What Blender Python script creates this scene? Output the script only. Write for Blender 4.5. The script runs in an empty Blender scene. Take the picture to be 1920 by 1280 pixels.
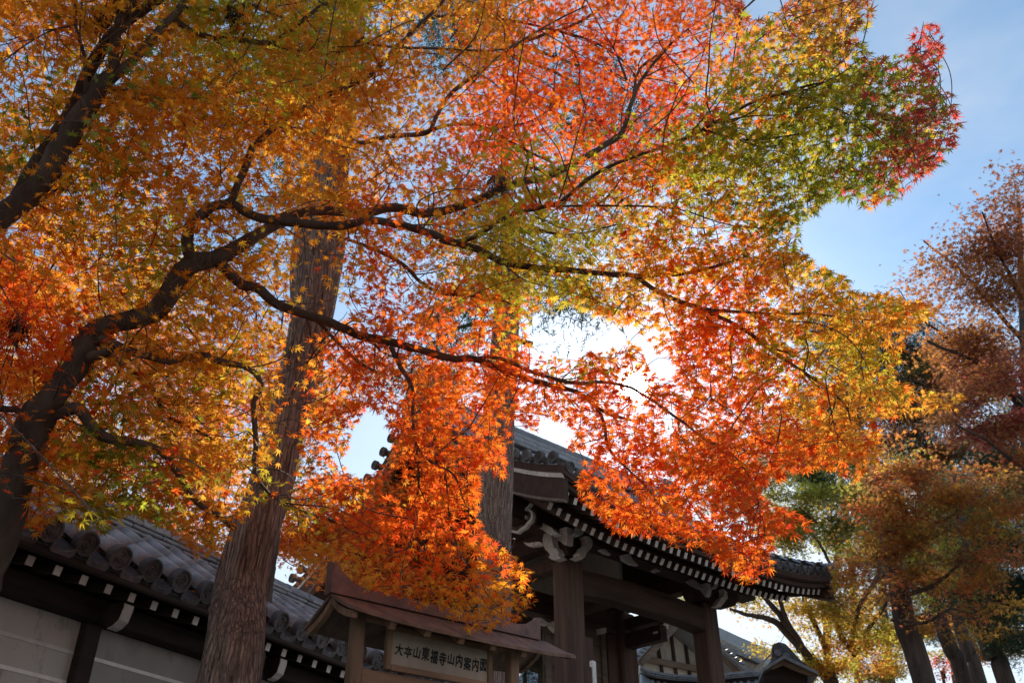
import bpy, bmesh, math, random
import numpy as np
from mathutils import Vector, Matrix, Euler

rng = np.random.default_rng(7)
random.seed(7)
SC = bpy.context.scene
COL = SC.collection
R = math.radians
PI = math.pi

# ------------------------------------------------------------------ camera
PITCH = R(32.8)
FPX = 1700.0            # focal length in pixels of a 1920 wide picture
EYE = Vector((0, 0, 1.6))
cam = bpy.data.cameras.new('camera')
cam.sensor_width = 36.0
cam.lens = FPX / 1920 * 36
cam.clip_start = 0.05
cam.clip_end = 3000
cam.dof.use_dof = True
cam.dof.focus_distance = 6.0
cam.dof.aperture_fstop = 5.6
camo = bpy.data.objects.new('camera', cam)
COL.objects.link(camo)
camo.location = EYE
camo.rotation_euler = (PI/2 + PITCH, 0, 0)
SC.camera = camo
CT, ST = math.cos(PITCH), math.sin(PITCH)

# ------------------------------------------------------------------ light
SUN_PX = (1190, 722)
def ray(px, py):
    a = (px - 960) / FPX
    b = (640 - py) / FPX
    return Vector((a, CT - b*ST, ST + b*CT))
SUN_DIR = ray(*SUN_PX).normalized()
SUN_EL = math.asin(SUN_DIR.z)
SUN_AZ = math.atan2(SUN_DIR.x, SUN_DIR.y)      # clockwise from +Y

W = bpy.data.worlds.new('World')
SC.world = W
W.use_nodes = True
nt = W.node_tree
nt.nodes.clear()
def N(t, typ, **kw):
    n = t.nodes.new(typ)
    for k, v in kw.items():
        setattr(n, k, v)
    return n
out = N(nt, 'ShaderNodeOutputWorld')
bg = N(nt, 'ShaderNodeBackground')
sky = N(nt, 'ShaderNodeTexSky', sky_type='NISHITA', sun_disc=False)
sky.sun_elevation = SUN_EL
sky.sun_rotation = SUN_AZ
sky.air_density = 1.0
sky.dust_density = 0.3
sky.ozone_density = 4.0
bg.inputs['Strength'].default_value = 0.085
# thin high cloud over the whole sky and the bright aureole of the sun itself
tc = N(nt, 'ShaderNodeTexCoord')
nz = N(nt, 'ShaderNodeTexNoise')
nz.inputs['Scale'].default_value = 2.2
nz.inputs['Detail'].default_value = 5
nz.inputs['Roughness'].default_value = 0.6
mp = N(nt, 'ShaderNodeMapping')
mp.inputs['Scale'].default_value = (1, 1, 2.6)
nt.links.new(tc.outputs['Generated'], mp.inputs['Vector'])
nt.links.new(mp.outputs['Vector'], nz.inputs['Vector'])
rmp = N(nt, 'ShaderNodeMapRange')
rmp.inputs['From Min'].default_value = 0.40
rmp.inputs['From Max'].default_value = 0.75
rmp.inputs['To Min'].default_value = 0.0
rmp.inputs['To Max'].default_value = 0.5
nt.links.new(nz.outputs['Fac'], rmp.inputs['Value'])
cl = N(nt, 'ShaderNodeMixRGB', blend_type='MIX')
cl.inputs['Color2'].default_value = (6.5, 6.9, 7.4, 1)
nt.links.new(rmp.outputs['Result'], cl.inputs['Fac'])
hs = N(nt, 'ShaderNodeHueSaturation')
hs.inputs['Hue'].default_value = 0.485
hs.inputs['Saturation'].default_value = 1.08
hs.inputs['Value'].default_value = 1.4
nt.links.new(sky.outputs['Color'], hs.inputs['Color'])
nt.links.new(hs.outputs['Color'], cl.inputs['Color1'])
dt = N(nt, 'ShaderNodeVectorMath', operation='DOT_PRODUCT')
nrm = N(nt, 'ShaderNodeVectorMath', operation='NORMALIZE')
nt.links.new(tc.outputs['Generated'], nrm.inputs[0])
nt.links.new(nrm.outputs['Vector'], dt.inputs[0])
dt.inputs[1].default_value = SUN_DIR
def aure(power, strength):
    p = N(nt, 'ShaderNodeMath', operation='POWER')
    mx = N(nt, 'ShaderNodeMath', operation='MAXIMUM')
    nt.links.new(dt.outputs['Value'], mx.inputs[0])
    mx.inputs[1].default_value = 0.0
    nt.links.new(mx.outputs['Value'], p.inputs[0])
    p.inputs[1].default_value = power
    m = N(nt, 'ShaderNodeMath', operation='MULTIPLY')
    nt.links.new(p.outputs['Value'], m.inputs[0])
    m.inputs[1].default_value = strength
    return m
a1 = aure(60, 2.6)
a2 = aure(16000, 420.0)
ad = N(nt, 'ShaderNodeMath', operation='ADD')
nt.links.new(a1.outputs['Value'], ad.inputs[0])
nt.links.new(a2.outputs['Value'], ad.inputs[1])
cmb = N(nt, 'ShaderNodeCombineXYZ')
for i in range(3):
    nt.links.new(ad.outputs['Value'], cmb.inputs[i])
add = N(nt, 'ShaderNodeMixRGB', blend_type='ADD')
add.inputs['Fac'].default_value = 1
# pale haze low in the sky, all round the horizon
sx_ = N(nt, 'ShaderNodeSeparateXYZ')
nt.links.new(nrm.outputs['Vector'], sx_.inputs['Vector'])
hz = N(nt, 'ShaderNodeMapRange', interpolation_type='SMOOTHSTEP')
hz.inputs['From Min'].default_value = 0.62
hz.inputs['From Max'].default_value = 0.22
hz.inputs['To Min'].default_value = 0.0
hz.inputs['To Max'].default_value = 0.75
nt.links.new(sx_.outputs['Z'], hz.inputs['Value'])
hm = N(nt, 'ShaderNodeMixRGB')
hm.inputs['Color2'].default_value = (7.2, 7.7, 8.2, 1)
nt.links.new(hz.outputs['Result'], hm.inputs['Fac'])
nt.links.new(cl.outputs['Color'], hm.inputs['Color1'])
nt.links.new(hm.outputs['Color'], add.inputs['Color1'])
nt.links.new(cmb.outputs['Vector'], add.inputs['Color2'])
nt.links.new(add.outputs['Color'], bg.inputs['Color'])
nt.links.new(bg.outputs['Background'], out.inputs['Surface'])
W.cycles.sampling_method = 'MANUAL'
W.cycles.sample_map_resolution = 1024

sun = bpy.data.lights.new('sun', 'SUN')
sun.energy = 5.0
sun.angle = R(0.53)
sun.color = (1.0, 0.93, 0.82)
suno = bpy.data.objects.new('sun', sun)
COL.objects.link(suno)
suno.rotation_euler = (-SUN_DIR).to_track_quat('-Z', 'Y').to_euler()
suno.location = (0, 0, 40)

SC.view_settings.view_transform = 'Standard'
SC.view_settings.look = 'None'
SC.view_settings.gamma = 1
SC.view_settings.exposure = 0.6
SC.view_settings.use_curve_mapping = False
SC.cycles.max_bounces = 9
SC.cycles.diffuse_bounces = 4
SC.cycles.transmission_bounces = 6
SC.cycles.glossy_bounces = 2
SC.cycles.sample_clamp_indirect = 6

# ------------------------------------------------------------------ projection
def P(px, py, t):
    return EYE + ray(px, py) * t
def proj(p):
    """world points (n,3) -> pixel x, pixel y, depth"""
    p = np.asarray(p, float) - np.array(EYE)
    d = p[:, 1]*CT + p[:, 2]*ST
    u = p[:, 2]*CT - p[:, 1]*ST
    return 960 + FPX*p[:, 0]/d, 640 - FPX*u/d, d

# ------------------------------------------------------------------ materials
def rgba(c):
    return (c[0], c[1], c[2], 1)
def mat(name, col, col2=None, scale=8, rough=0.75, bump=0.0, bscale=40, stretch=(1, 1, 1), spec=0.3, wear=None, detail=6):
    m = bpy.data.materials.new(name)
    m.use_nodes = True
    t = m.node_tree
    b = t.nodes['Principled BSDF']
    b.inputs['Roughness'].default_value = rough
    b.inputs['Specular IOR Level'].default_value = spec
    co = N(t, 'ShaderNodeTexCoord')
    oi = N(t, 'ShaderNodeObjectInfo')
    mpp = N(t, 'ShaderNodeMapping')
    mpp.inputs['Scale'].default_value = stretch
    t.links.new(co.outputs['Object'], mpp.inputs['Vector'])
    off = N(t, 'ShaderNodeVectorMath', operation='SCALE')
    off.inputs[0].default_value = (13, 7, 5)
    t.links.new(oi.outputs['Random'], off.inputs['Scale'])
    t.links.new(off.outputs['Vector'], mpp.inputs['Location'])
    n1 = N(t, 'ShaderNodeTexNoise')
    n1.inputs['Scale'].default_value = scale
    n1.inputs['Detail'].default_value = detail
    n1.inputs['Roughness'].default_value = 0.65
    t.links.new(mpp.outputs['Vector'], n1.inputs['Vector'])
    cr = N(t, 'ShaderNodeValToRGB')
    cr.color_ramp.elements[0].position = 0.32
    cr.color_ramp.elements[1].position = 0.68
    c2 = col2 or tuple(x*0.55 for x in col)
    cr.color_ramp.elements[0].color = rgba(c2)
    cr.color_ramp.elements[1].color = rgba(col)
    t.links.new(n1.outputs['Fac'], cr.inputs['Fac'])
    # every piece a little lighter or darker than the next
    hsv = N(t, 'ShaderNodeHueSaturation')
    mr = N(t, 'ShaderNodeMapRange')
    mr.inputs['To Min'].default_value = 0.78
    mr.inputs['To Max'].default_value = 1.2
    t.links.new(oi.outputs['Random'], mr.inputs['Value'])
    t.links.new(mr.outputs['Result'], hsv.inputs['Value'])
    t.links.new(cr.outputs['Color'], hsv.inputs['Color'])
    last = hsv.outputs['Color']
    if wear:
        n2 = N(t, 'ShaderNodeTexNoise')
        n2.inputs['Scale'].default_value = wear[1]
        n2.inputs['Detail'].default_value = 8
        n2.inputs['Roughness'].default_value = 0.7
        t.links.new(mpp.outputs['Vector'], n2.inputs['Vector'])
        r2 = N(t, 'ShaderNodeMapRange')
        r2.inputs['From Min'].default_value = wear[2]
        r2.inputs['From Max'].default_value = wear[2] + 0.1
        t.links.new(n2.outputs['Fac'], r2.inputs['Value'])
        mx = N(t, 'ShaderNodeMixRGB')
        mx.inputs['Color2'].default_value = rgba(wear[0])
        t.links.new(r2.outputs['Result'], mx.inputs['Fac'])
        t.links.new(last, mx.inputs['Color1'])
        last = mx.outputs['Color']
    t.links.new(last, b.inputs['Base Color'])
    if bump:
        n3 = N(t, 'ShaderNodeTexNoise')
        n3.inputs['Scale'].default_value = bscale
        n3.inputs['Detail'].default_value = 6
        t.links.new(mpp.outputs['Vector'], n3.inputs['Vector'])
        bp = N(t, 'ShaderNodeBump')
        bp.inputs['Strength'].default_value = 0.8
        bp.inputs['Distance'].default_value = bump
        t.links.new(n3.outputs['Fac'], bp.inputs['Height'])
        t.links.new(bp.outputs['Normal'], b.inputs['Normal'])
    return m

def leafmat(name, source, trans=0.62, gain=1.2, gloss=0.025):
    m = bpy.data.materials.new(name)
    m.use_nodes = True
    t = m.node_tree
    t.nodes.clear()
    o = N(t, 'ShaderNodeOutputMaterial')
    if source == 'object':
        at = N(t, 'ShaderNodeAttribute')
        at.attribute_name = 'leaf_color'
        mu = N(t, 'ShaderNodeMixRGB', blend_type='MULTIPLY')
        mu.inputs['Fac'].default_value = 1
        t.links.new(N(t, 'ShaderNodeObjectInfo').outputs['Color'], mu.inputs['Color1'])
        t.links.new(at.outputs['Color'], mu.inputs['Color2'])
        c = mu.outputs['Color']
    else:
        at = N(t, 'ShaderNodeAttribute')
        at.attribute_name = 'leaf_color'
        c = at.outputs['Color']
    # veins and blotches of the blade
    co = N(t, 'ShaderNodeTexCoord')
    n1 = N(t, 'ShaderNodeTexNoise')
    n1.inputs['Scale'].default_value = 60
    n1.inputs['Detail'].default_value = 3
    t.links.new(co.outputs['Object'], n1.inputs['Vector'])
    mr = N(t, 'ShaderNodeMapRange')
    mr.inputs['To Min'].default_value = 0.75
    mr.inputs['To Max'].default_value = 1.2
    t.links.new(n1.outputs['Fac'], mr.inputs['Value'])
    hv = N(t, 'ShaderNodeHueSaturation')
    t.links.new(mr.outputs['Result'], hv.inputs['Value'])
    t.links.new(c, hv.inputs['Color'])
    c = hv.outputs['Color']
    di = N(t, 'ShaderNodeBsdfDiffuse')
    tr = N(t, 'ShaderNodeBsdfTranslucent')
    t.links.new(c, di.inputs['Color'])
    g = N(t, 'ShaderNodeGamma')
    g.inputs['Gamma'].default_value = 0.92
    t.links.new(c, g.inputs['Color'])
    ml = N(t, 'ShaderNodeMixRGB', blend_type='MULTIPLY')
    ml.inputs['Fac'].default_value = 1
    ml.inputs['Color2'].default_value = (gain, gain, gain, 1)
    t.links.new(g.outputs['Color'], ml.inputs['Color1'])
    t.links.new(ml.outputs['Color'], tr.inputs['Color'])
    mx = N(t, 'ShaderNodeMixShader')
    mx.inputs['Fac'].default_value = trans
    t.links.new(di.outputs['BSDF'], mx.inputs[1])
    t.links.new(tr.outputs['BSDF'], mx.inputs[2])
    gl = N(t, 'ShaderNodeBsdfGlossy')
    gl.inputs['Roughness'].default_value = 0.45
    m2 = N(t, 'ShaderNodeMixShader')
    m2.inputs['Fac'].default_value = gloss
    t.links.new(mx.outputs['Shader'], m2.inputs[1])
    t.links.new(gl.outputs['BSDF'], m2.inputs[2])
    t.links.new(m2.outputs['Shader'], o.inputs['Surface'])
    return m

M = {}
M['leaf'] = leafmat('maple_leaf', 'attr')
M['leaf_one'] = leafmat('maple_leaf_single', 'object')
M['needle'] = leafmat('needles', 'attr', trans=0.35, gain=1.0)
M['bark'] = mat('maple_bark', (0.12, 0.083, 0.062), (0.045, 0.031, 0.024), scale=9, rough=0.9, bump=0.012, bscale=30, stretch=(1, 1, 0.35), wear=((0.16, 0.17, 0.13), 5, 0.62))
M['cedar'] = mat('cedar_bark', (0.42, 0.315, 0.25), (0.17, 0.115, 0.09), scale=34, rough=0.95, bump=0.03, bscale=75, stretch=(1, 1, 0.045), wear=((0.05, 0.033, 0.026), 30, 0.56))
def add_fissures(m, scale, stretch, dark):
    t = m.node_tree
    b = t.nodes['Principled BSDF']
    co = N(t, 'ShaderNodeTexCoord')
    mp_ = N(t, 'ShaderNodeMapping')
    mp_.inputs['Scale'].default_value = (1, 1, stretch)
    wn = N(t, 'ShaderNodeTexNoise')
    wn.inputs['Scale'].default_value = 6
    t.links.new(co.outputs['Object'], wn.inputs['Vector'])
    vm = N(t, 'ShaderNodeVectorMath', operation='MULTIPLY_ADD')
    vm.inputs[1].default_value = (0.05, 0.05, 0.3)
    t.links.new(wn.outputs['Color'], vm.inputs[0])
    t.links.new(co.outputs['Object'], vm.inputs[2])
    t.links.new(vm.outputs['Vector'], mp_.inputs['Vector'])
    vo = N(t, 'ShaderNodeTexVoronoi', feature='DISTANCE_TO_EDGE')
    vo.inputs['Scale'].default_value = scale
    t.links.new(mp_.outputs['Vector'], vo.inputs['Vector'])
    r = N(t, 'ShaderNodeMapRange')
    r.inputs['From Min'].default_value = 0.0
    r.inputs['From Max'].default_value = 0.16
    r.inputs['To Min'].default_value = 0.6
    r.inputs['To Max'].default_value = 0.0
    t.links.new(vo.outputs['Distance'], r.inputs['Value'])
    old = b.inputs['Base Color'].links[0].from_socket
    mx = N(t, 'ShaderNodeMixRGB')
    mx.inputs['Color2'].default_value = rgba(dark)
    t.links.new(r.outputs['Result'], mx.inputs['Fac'])
    t.links.new(old, mx.inputs['Color1'])
    t.links.new(mx.outputs['Color'], b.inputs['Base Color'])
    bp = N(t, 'ShaderNodeBump')
    bp.inputs['Strength'].default_value = 1.0
    bp.inputs['Distance'].default_value = 0.01
    bp.invert = True
    t.links.new(r.outputs['Result'], bp.inputs['Height'])
    on = b.inputs['Normal'].links[0].from_socket
    t.links.new(on, bp.inputs['Normal'])
    t.links.new(bp.outputs['Normal'], b.inputs['Normal'])
add_fissures(M['cedar'], 44, 0.022, (0.06, 0.042, 0.034))
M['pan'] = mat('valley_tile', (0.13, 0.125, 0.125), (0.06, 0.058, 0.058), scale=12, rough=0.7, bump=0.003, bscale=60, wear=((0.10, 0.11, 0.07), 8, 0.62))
M['farbark'] = mat('far_bark', (0.12, 0.085, 0.07), (0.05, 0.037, 0.03), scale=14, rough=0.95, bump=0.02, bscale=25, stretch=(1, 1, 0.15), wear=((0.2, 0.21, 0.17), 4, 0.63))
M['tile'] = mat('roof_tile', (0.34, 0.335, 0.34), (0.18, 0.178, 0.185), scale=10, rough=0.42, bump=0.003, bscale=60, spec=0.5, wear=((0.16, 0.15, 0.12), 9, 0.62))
M['disc'] = mat('eave_tile', (0.19, 0.18, 0.178), (0.08, 0.075, 0.074), scale=14, rough=0.85, bump=0.002, bscale=80, spec=0.15)
M['wood'] = mat('gate_wood', (0.085, 0.046, 0.032), (0.04, 0.022, 0.016), scale=9, rough=0.8, bump=0.004, bscale=50, stretch=(0.12, 1, 1), wear=((0.15, 0.115, 0.095), 11, 0.64))
M['woodv'] = mat('gate_wood_upright', (0.115, 0.066, 0.048), (0.052, 0.029, 0.022), scale=11, rough=0.8, bump=0.005, bscale=50, stretch=(1, 1, 0.07), wear=((0.17, 0.13, 0.11), 14, 0.64))
M['darkwood'] = mat('wall_wood', (0.055, 0.036, 0.028), (0.022, 0.015, 0.012), scale=10, rough=0.85, bump=0.003, bscale=50, stretch=(0.15, 1, 1))
M['white'] = mat('white_paint', (0.72, 0.67, 0.62), (0.55, 0.49, 0.44), scale=18, rough=0.8, bump=0.001, wear=((0.30, 0.22, 0.17), 16, 0.61))
M['plaster'] = mat('plaster', (0.46, 0.43, 0.395), (0.37, 0.345, 0.31), scale=2.2, rough=0.92, bump=0.001, bscale=120, stretch=(1, 1, 0.45), wear=((0.29, 0.265, 0.235), 7, 0.555), detail=9)
M['stripe'] = mat('white_line', (0.80, 0.77, 0.73), (0.66, 0.62, 0.58), scale=12, rough=0.9, wear=((0.45, 0.42, 0.40), 20, 0.7))
M['signwood'] = mat('sign_wood', (0.31, 0.205, 0.13), (0.12, 0.075, 0.048), scale=8, rough=0.85, bump=0.003, bscale=50, stretch=(1, 1, 0.14), wear=((0.12, 0.08, 0.06), 7, 0.66))
M['signwoodh'] = mat('sign_wood_level', (0.29, 0.18, 0.11), (0.11, 0.068, 0.044), scale=8, rough=0.85, bump=0.003, bscale=50, stretch=(0.14, 1, 1), wear=((0.12, 0.08, 0.06), 7, 0.66))
M['copper'] = mat('copper_roof', (0.22, 0.125, 0.10), (0.10, 0.064, 0.055), scale=7, rough=0.62, bump=0.002, bscale=40, spec=0.5, wear=((0.07, 0.055, 0.05), 11, 0.6))
M['shingle'] = mat('shingle_roof', (0.25, 0.18, 0.135), (0.10, 0.07, 0.054), scale=10, rough=0.85, bump=0.006, bscale=35, stretch=(1, 0.3, 1), wear=((0.34, 0.28, 0.24), 9, 0.66))
M['board'] = mat('sign_board', (0.34, 0.295, 0.23), (0.22, 0.185, 0.14), scale=5, rough=0.8, bump=0.001, stretch=(1, 1, 0.2), wear=((0.26, 0.21, 0.16), 9, 0.69))
M['ink'] = mat('ink', (0.02, 0.02, 0.022), (0.012, 0.012, 0.013), rough=0.7)
M['ground'] = mat('gravel_ground', (0.17, 0.15, 0.125), (0.10, 0.085, 0.07), scale=3, rough=0.95, bump=0.02, bscale=60)  # colour darkened to stand in for tree shade on the ground
M['stone'] = mat('stone', (0.33, 0.32, 0.30), (0.2, 0.19, 0.18), scale=7, rough=0.9, bump=0.006, bscale=40)
M['bluetile'] = mat('far_roof_tile', (0.24, 0.26, 0.29), (0.15, 0.16, 0.185), scale=4, rough=0.5, bump=0.003, bscale=40, spec=0.5)
M['palewood'] = mat('pale_timber', (0.20, 0.15, 0.12), (0.11, 0.08, 0.065), scale=9, rough=0.85, bump=0.002, stretch=(0.15, 1, 1))
M['barkroof'] = mat('cypress_bark_roof', (0.40, 0.38, 0.35), (0.25, 0.235, 0.215), scale=6, rough=0.9, bump=0.01, bscale=50, stretch=(1, 0.2, 1))

# ------------------------------------------------------------------ object helpers
def tag(o, label=None, cat=None, group=None, kind=None):
    if label: o['label'] = label
    if cat: o['category'] = cat
    if group: o['group'] = group
    if kind: o['kind'] = kind
    return o
def empty(name, loc, rz=0.0, label=None, cat=None, group=None):
    o = bpy.data.objects.new(name, None)
    o.empty_display_size = 0.3
    COL.objects.link(o)
    o.location = loc
    o.rotation_euler = (0, 0, rz)
    return tag(o, label, cat, group)
def link(name, me, parent=None, mtx=None, label=None):
    o = bpy.data.objects.new(name, me)
    COL.objects.link(o)
    if parent: o.parent = parent
    if mtx is not None: o.matrix_basis = mtx
    if label: o['label'] = label
    return o
def mesh(name, verts, faces, material, smooth=False, bevel=0.0):
    me = bpy.data.meshes.new(name)
    me.from_pydata([tuple(v) for v in verts], [], [tuple(f) for f in faces])
    bm = bmesh.new()
    bm.from_mesh(me)
    bmesh.ops.recalc_face_normals(bm, faces=bm.faces)
    if bevel:
        bmesh.ops.bevel(bm, geom=list(bm.edges), offset=bevel, segments=1, affect='EDGES', clamp_overlap=True)
    bm.to_mesh(me)
    bm.free()
    if smooth:
        me.polygons.foreach_set('use_smooth', [True]*len(me.polygons))
    if material: me.materials.append(material)
    return me
def bigmesh(name, V, F, material, cols=None, smooth=False):
    """V (n,3), F (m,3|4) numpy -> mesh; cols (n,3) per vertex"""
    me = bpy.data.meshes.new(name)
    n, m, k = len(V), len(F), F.shape[1]
    me.vertices.add(n)
    me.vertices.foreach_set('co', np.ascontiguousarray(V, np.float32).ravel())
    me.loops.add(m*k)
    me.loops.foreach_set('vertex_index', np.ascontiguousarray(F, np.int32).ravel())
    me.polygons.add(m)
    me.polygons.foreach_set('loop_start', np.arange(0, m*k, k, dtype=np.int32))
    me.polygons.foreach_set('loop_total', np.full(m, k, np.int32))
    if smooth:
        me.polygons.foreach_set('use_smooth', np.ones(m, bool))
    me.update(calc_edges=True)
    me.validate()
    if cols is not None:
        a = me.color_attributes.new('leaf_color', 'FLOAT_COLOR', 'POINT')
        c = np.ones((n, 4), np.float32)
        c[:, :3] = cols
        a.data.foreach_set('color', c.ravel())
    me.materials.append(material)
    return me
def boxv(x0, x1, y0, y1, z0, z1):
    v = [(x0,y0,z0),(x1,y0,z0),(x1,y1,z0),(x0,y1,z0),(x0,y0,z1),(x1,y0,z1),(x1,y1,z1),(x0,y1,z1)]
    f = [(0,3,2,1),(4,5,6,7),(0,1,5,4),(1,2,6,5),(2,3,7,6),(3,0,4,7)]
    return v, f
def box(name, x0, x1, y0, y1, z0, z1, material, parent=None, bevel=0.008, label=None):
    v, f = boxv(x0, x1, y0, y1, z0, z1)
    b = min(bevel, 0.3*min(x1-x0, y1-y0, z1-z0))
    return link(name, mesh(name, v, f, material, bevel=b), parent, label=label)
def beam(name, a, b, w, h, material, parent=None, bevel=0.008, label=None, up=(0, 0, 1)):
    """rectangular bar from a to b (w across, h along up), its long axis is local X"""
    a, b = Vector(a), Vector(b)
    d = b - a
    L = d.length
    x = d.normalized()
    y = Vector(up).cross(x).normalized()
    z = x.cross(y)
    v, f = boxv(0, L, -w/2, w/2, -h/2, h/2)
    me = mesh(name, v, f, material, bevel=min(bevel, 0.3*min(w, h)))
    m = Matrix((x, y, z)).transposed().to_4x4()
    m.translation = a
    return link(name, me, parent, m, label)
def prism(name, prof, t0, t1, axis, material, parent=None, bevel=0.0, label=None, smooth=False):
    """2D profile extruded along an axis: axis 'x' -> profile in (y,z); 'y' -> (x,z); 'z' -> (x,y)"""
    def mk(p, t):
        if axis == 'x': return (t, p[0], p[1])
        if axis == 'y': return (p[0], t, p[1])
        return (p[0], p[1], t)
    n = len(prof)
    v = [mk(p, t0) for p in prof] + [mk(p, t1) for p in prof]
    f = [tuple(range(n)), tuple(range(2*n-1, n-1, -1))]
    f += [(i, (i+1) % n, n + (i+1) % n, n + i) for i in range(n)]
    return link(name, mesh(name, v, f, material, bevel=bevel), parent, label=label)
def strip_prism(name, top, bot, t0, t1, axis, material, parent=None, label=None):
    """a band between two polylines with thickness, built as quads (fine for curved shapes)"""
    def mk(p, t):
        if axis == 'x': return (t, p[0], p[1])
        if axis == 'y': return (p[0], t, p[1])
        return (p[0], p[1], t)
    n = len(top)
    v = [mk(p, t0) for p in top] + [mk(p, t0) for p in bot] + [mk(p, t1) for p in top] + [mk(p, t1) for p in bot]
    f = []
    for i in range(n-1):
        f += [(i, i+1, n+i+1, n+i), (2*n+i, 3*n+i, 3*n+i+1, 2*n+i+1), (i, 2*n+i, 2*n+i+1, i+1), (n+i, n+i+1, 3*n+i+1, 3*n+i)]
    f += [(0, n, 3*n, 2*n), (n-1, 3*n-1, 4*n-1, 2*n-1)]
    return link(name, mesh(name, v, f, material), parent, label=label)

def catmull(pts, step):
    """pts (n,k) -> resampled smooth polyline, first three columns are the position"""
    p = np.asarray(pts, float)
    if len(p) < 3:
        n = max(2, int(np.linalg.norm(p[-1, :3]-p[0, :3])/step)+1)
        s = np.linspace(0, 1, n)[:, None]
        return p[0]*(1-s) + p[-1]*s
    q = np.vstack([2*p[0]-p[1], p, 2*p[-1]-p[-2]])
    o = []
    for i in range(1, len(q)-2):
        n = max(2, int(np.linalg.norm(q[i+1, :3]-q[i, :3])/step)+1)
        for s in np.linspace(0, 1, n, endpoint=False):
            a, b, c, d = q[i-1], q[i], q[i+1], q[i+2]
            o.append(0.5*((2*b) + (c-a)*s + (2*a-5*b+4*c-d)*s*s + (3*b-a-3*c+d)*s**3))
    o.append(p[-1])
    return np.array(o)
def tubes(chains, sides, rough=0.0, seed=1):
    """chains: list of (n,4) arrays x,y,z,radius -> V, F (quads)"""
    g = np.random.default_rng(seed)
    Vs, Fs, base = [], [], 0
    for c in chains:
        n = len(c)
        p, r = c[:, :3], np.maximum(c[:, 3], 0.0006)
        d = np.gradient(p, axis=0)
        d /= np.linalg.norm(d, axis=1)[:, None] + 1e-9
        ref = np.array([0.31, 0.2, 0.93]) if abs(d[:, 2]).mean() < 0.8 else np.array([1.0, 0.1, 0.0])
        x = np.cross(d, ref)
        x /= np.linalg.norm(x, axis=1)[:, None] + 1e-9
        y = np.cross(d, x)
        ang = np.linspace(0, 2*PI, sides, endpoint=False)
        rr = np.repeat(r[:, None], sides, 1)
        if rough:
            k = g.normal(0, 1, (n, sides))
            k = (k + np.roll(k, 1, 1) + np.roll(k, 1, 0))/1.7
            rr = rr*(1 + rough*k)
        v = p[:, None, :] + rr[..., None]*(np.cos(ang)[None, :, None]*x[:, None, :] + np.sin(ang)[None, :, None]*y[:, None, :])
        Vs.append(v.reshape(-1, 3))
        i = np.arange(n-1)[:, None]*sides
        j = np.arange(sides)[None, :]
        k2 = (j+1) % sides
        f = np.stack([i+j, i+k2, i+sides+k2, i+sides+j], -1).reshape(-1, 4) + base
        Fs.append(f)
        base += n*sides
    return np.vstack(Vs), np.vstack(Fs)
def inpoly(x, y, poly):
    x = np.asarray(x); y = np.asarray(y)
    r = np.zeros(x.shape, bool)
    n = len(poly)
    j = n-1
    for i in range(n):
        xi, yi = poly[i]; xj, yj = poly[j]
        c = ((yi > y) != (yj > y)) & (x < (xj-xi)*(y-yi)/((yj-yi) + 1e-9) + xi)
        r ^= c
        j = i
    return r

# ------------------------------------------------------------------ ground
gv = [(-900,-900,0),(900,-900,0),(900,900,0),(-900,900,0)]
g = link('ground', mesh('ground', gv, [(0,1,2,3)], M['ground']))
tag(g, kind='structure')
def local_ray(E, px, py):
    Mx = Matrix.Rotation(-E.rotation_euler[2], 4, 'Z') @ Matrix.Translation(-Vector(E.location))
    o = Mx @ EYE
    d = Mx.to_3x3() @ ray(px, py)
    return o, d
def on_plane(E, axis, val, px, py):
    o, d = local_ray(E, px, py)
    t = (val - o[axis]) / d[axis]
    return o + d*t

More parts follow.
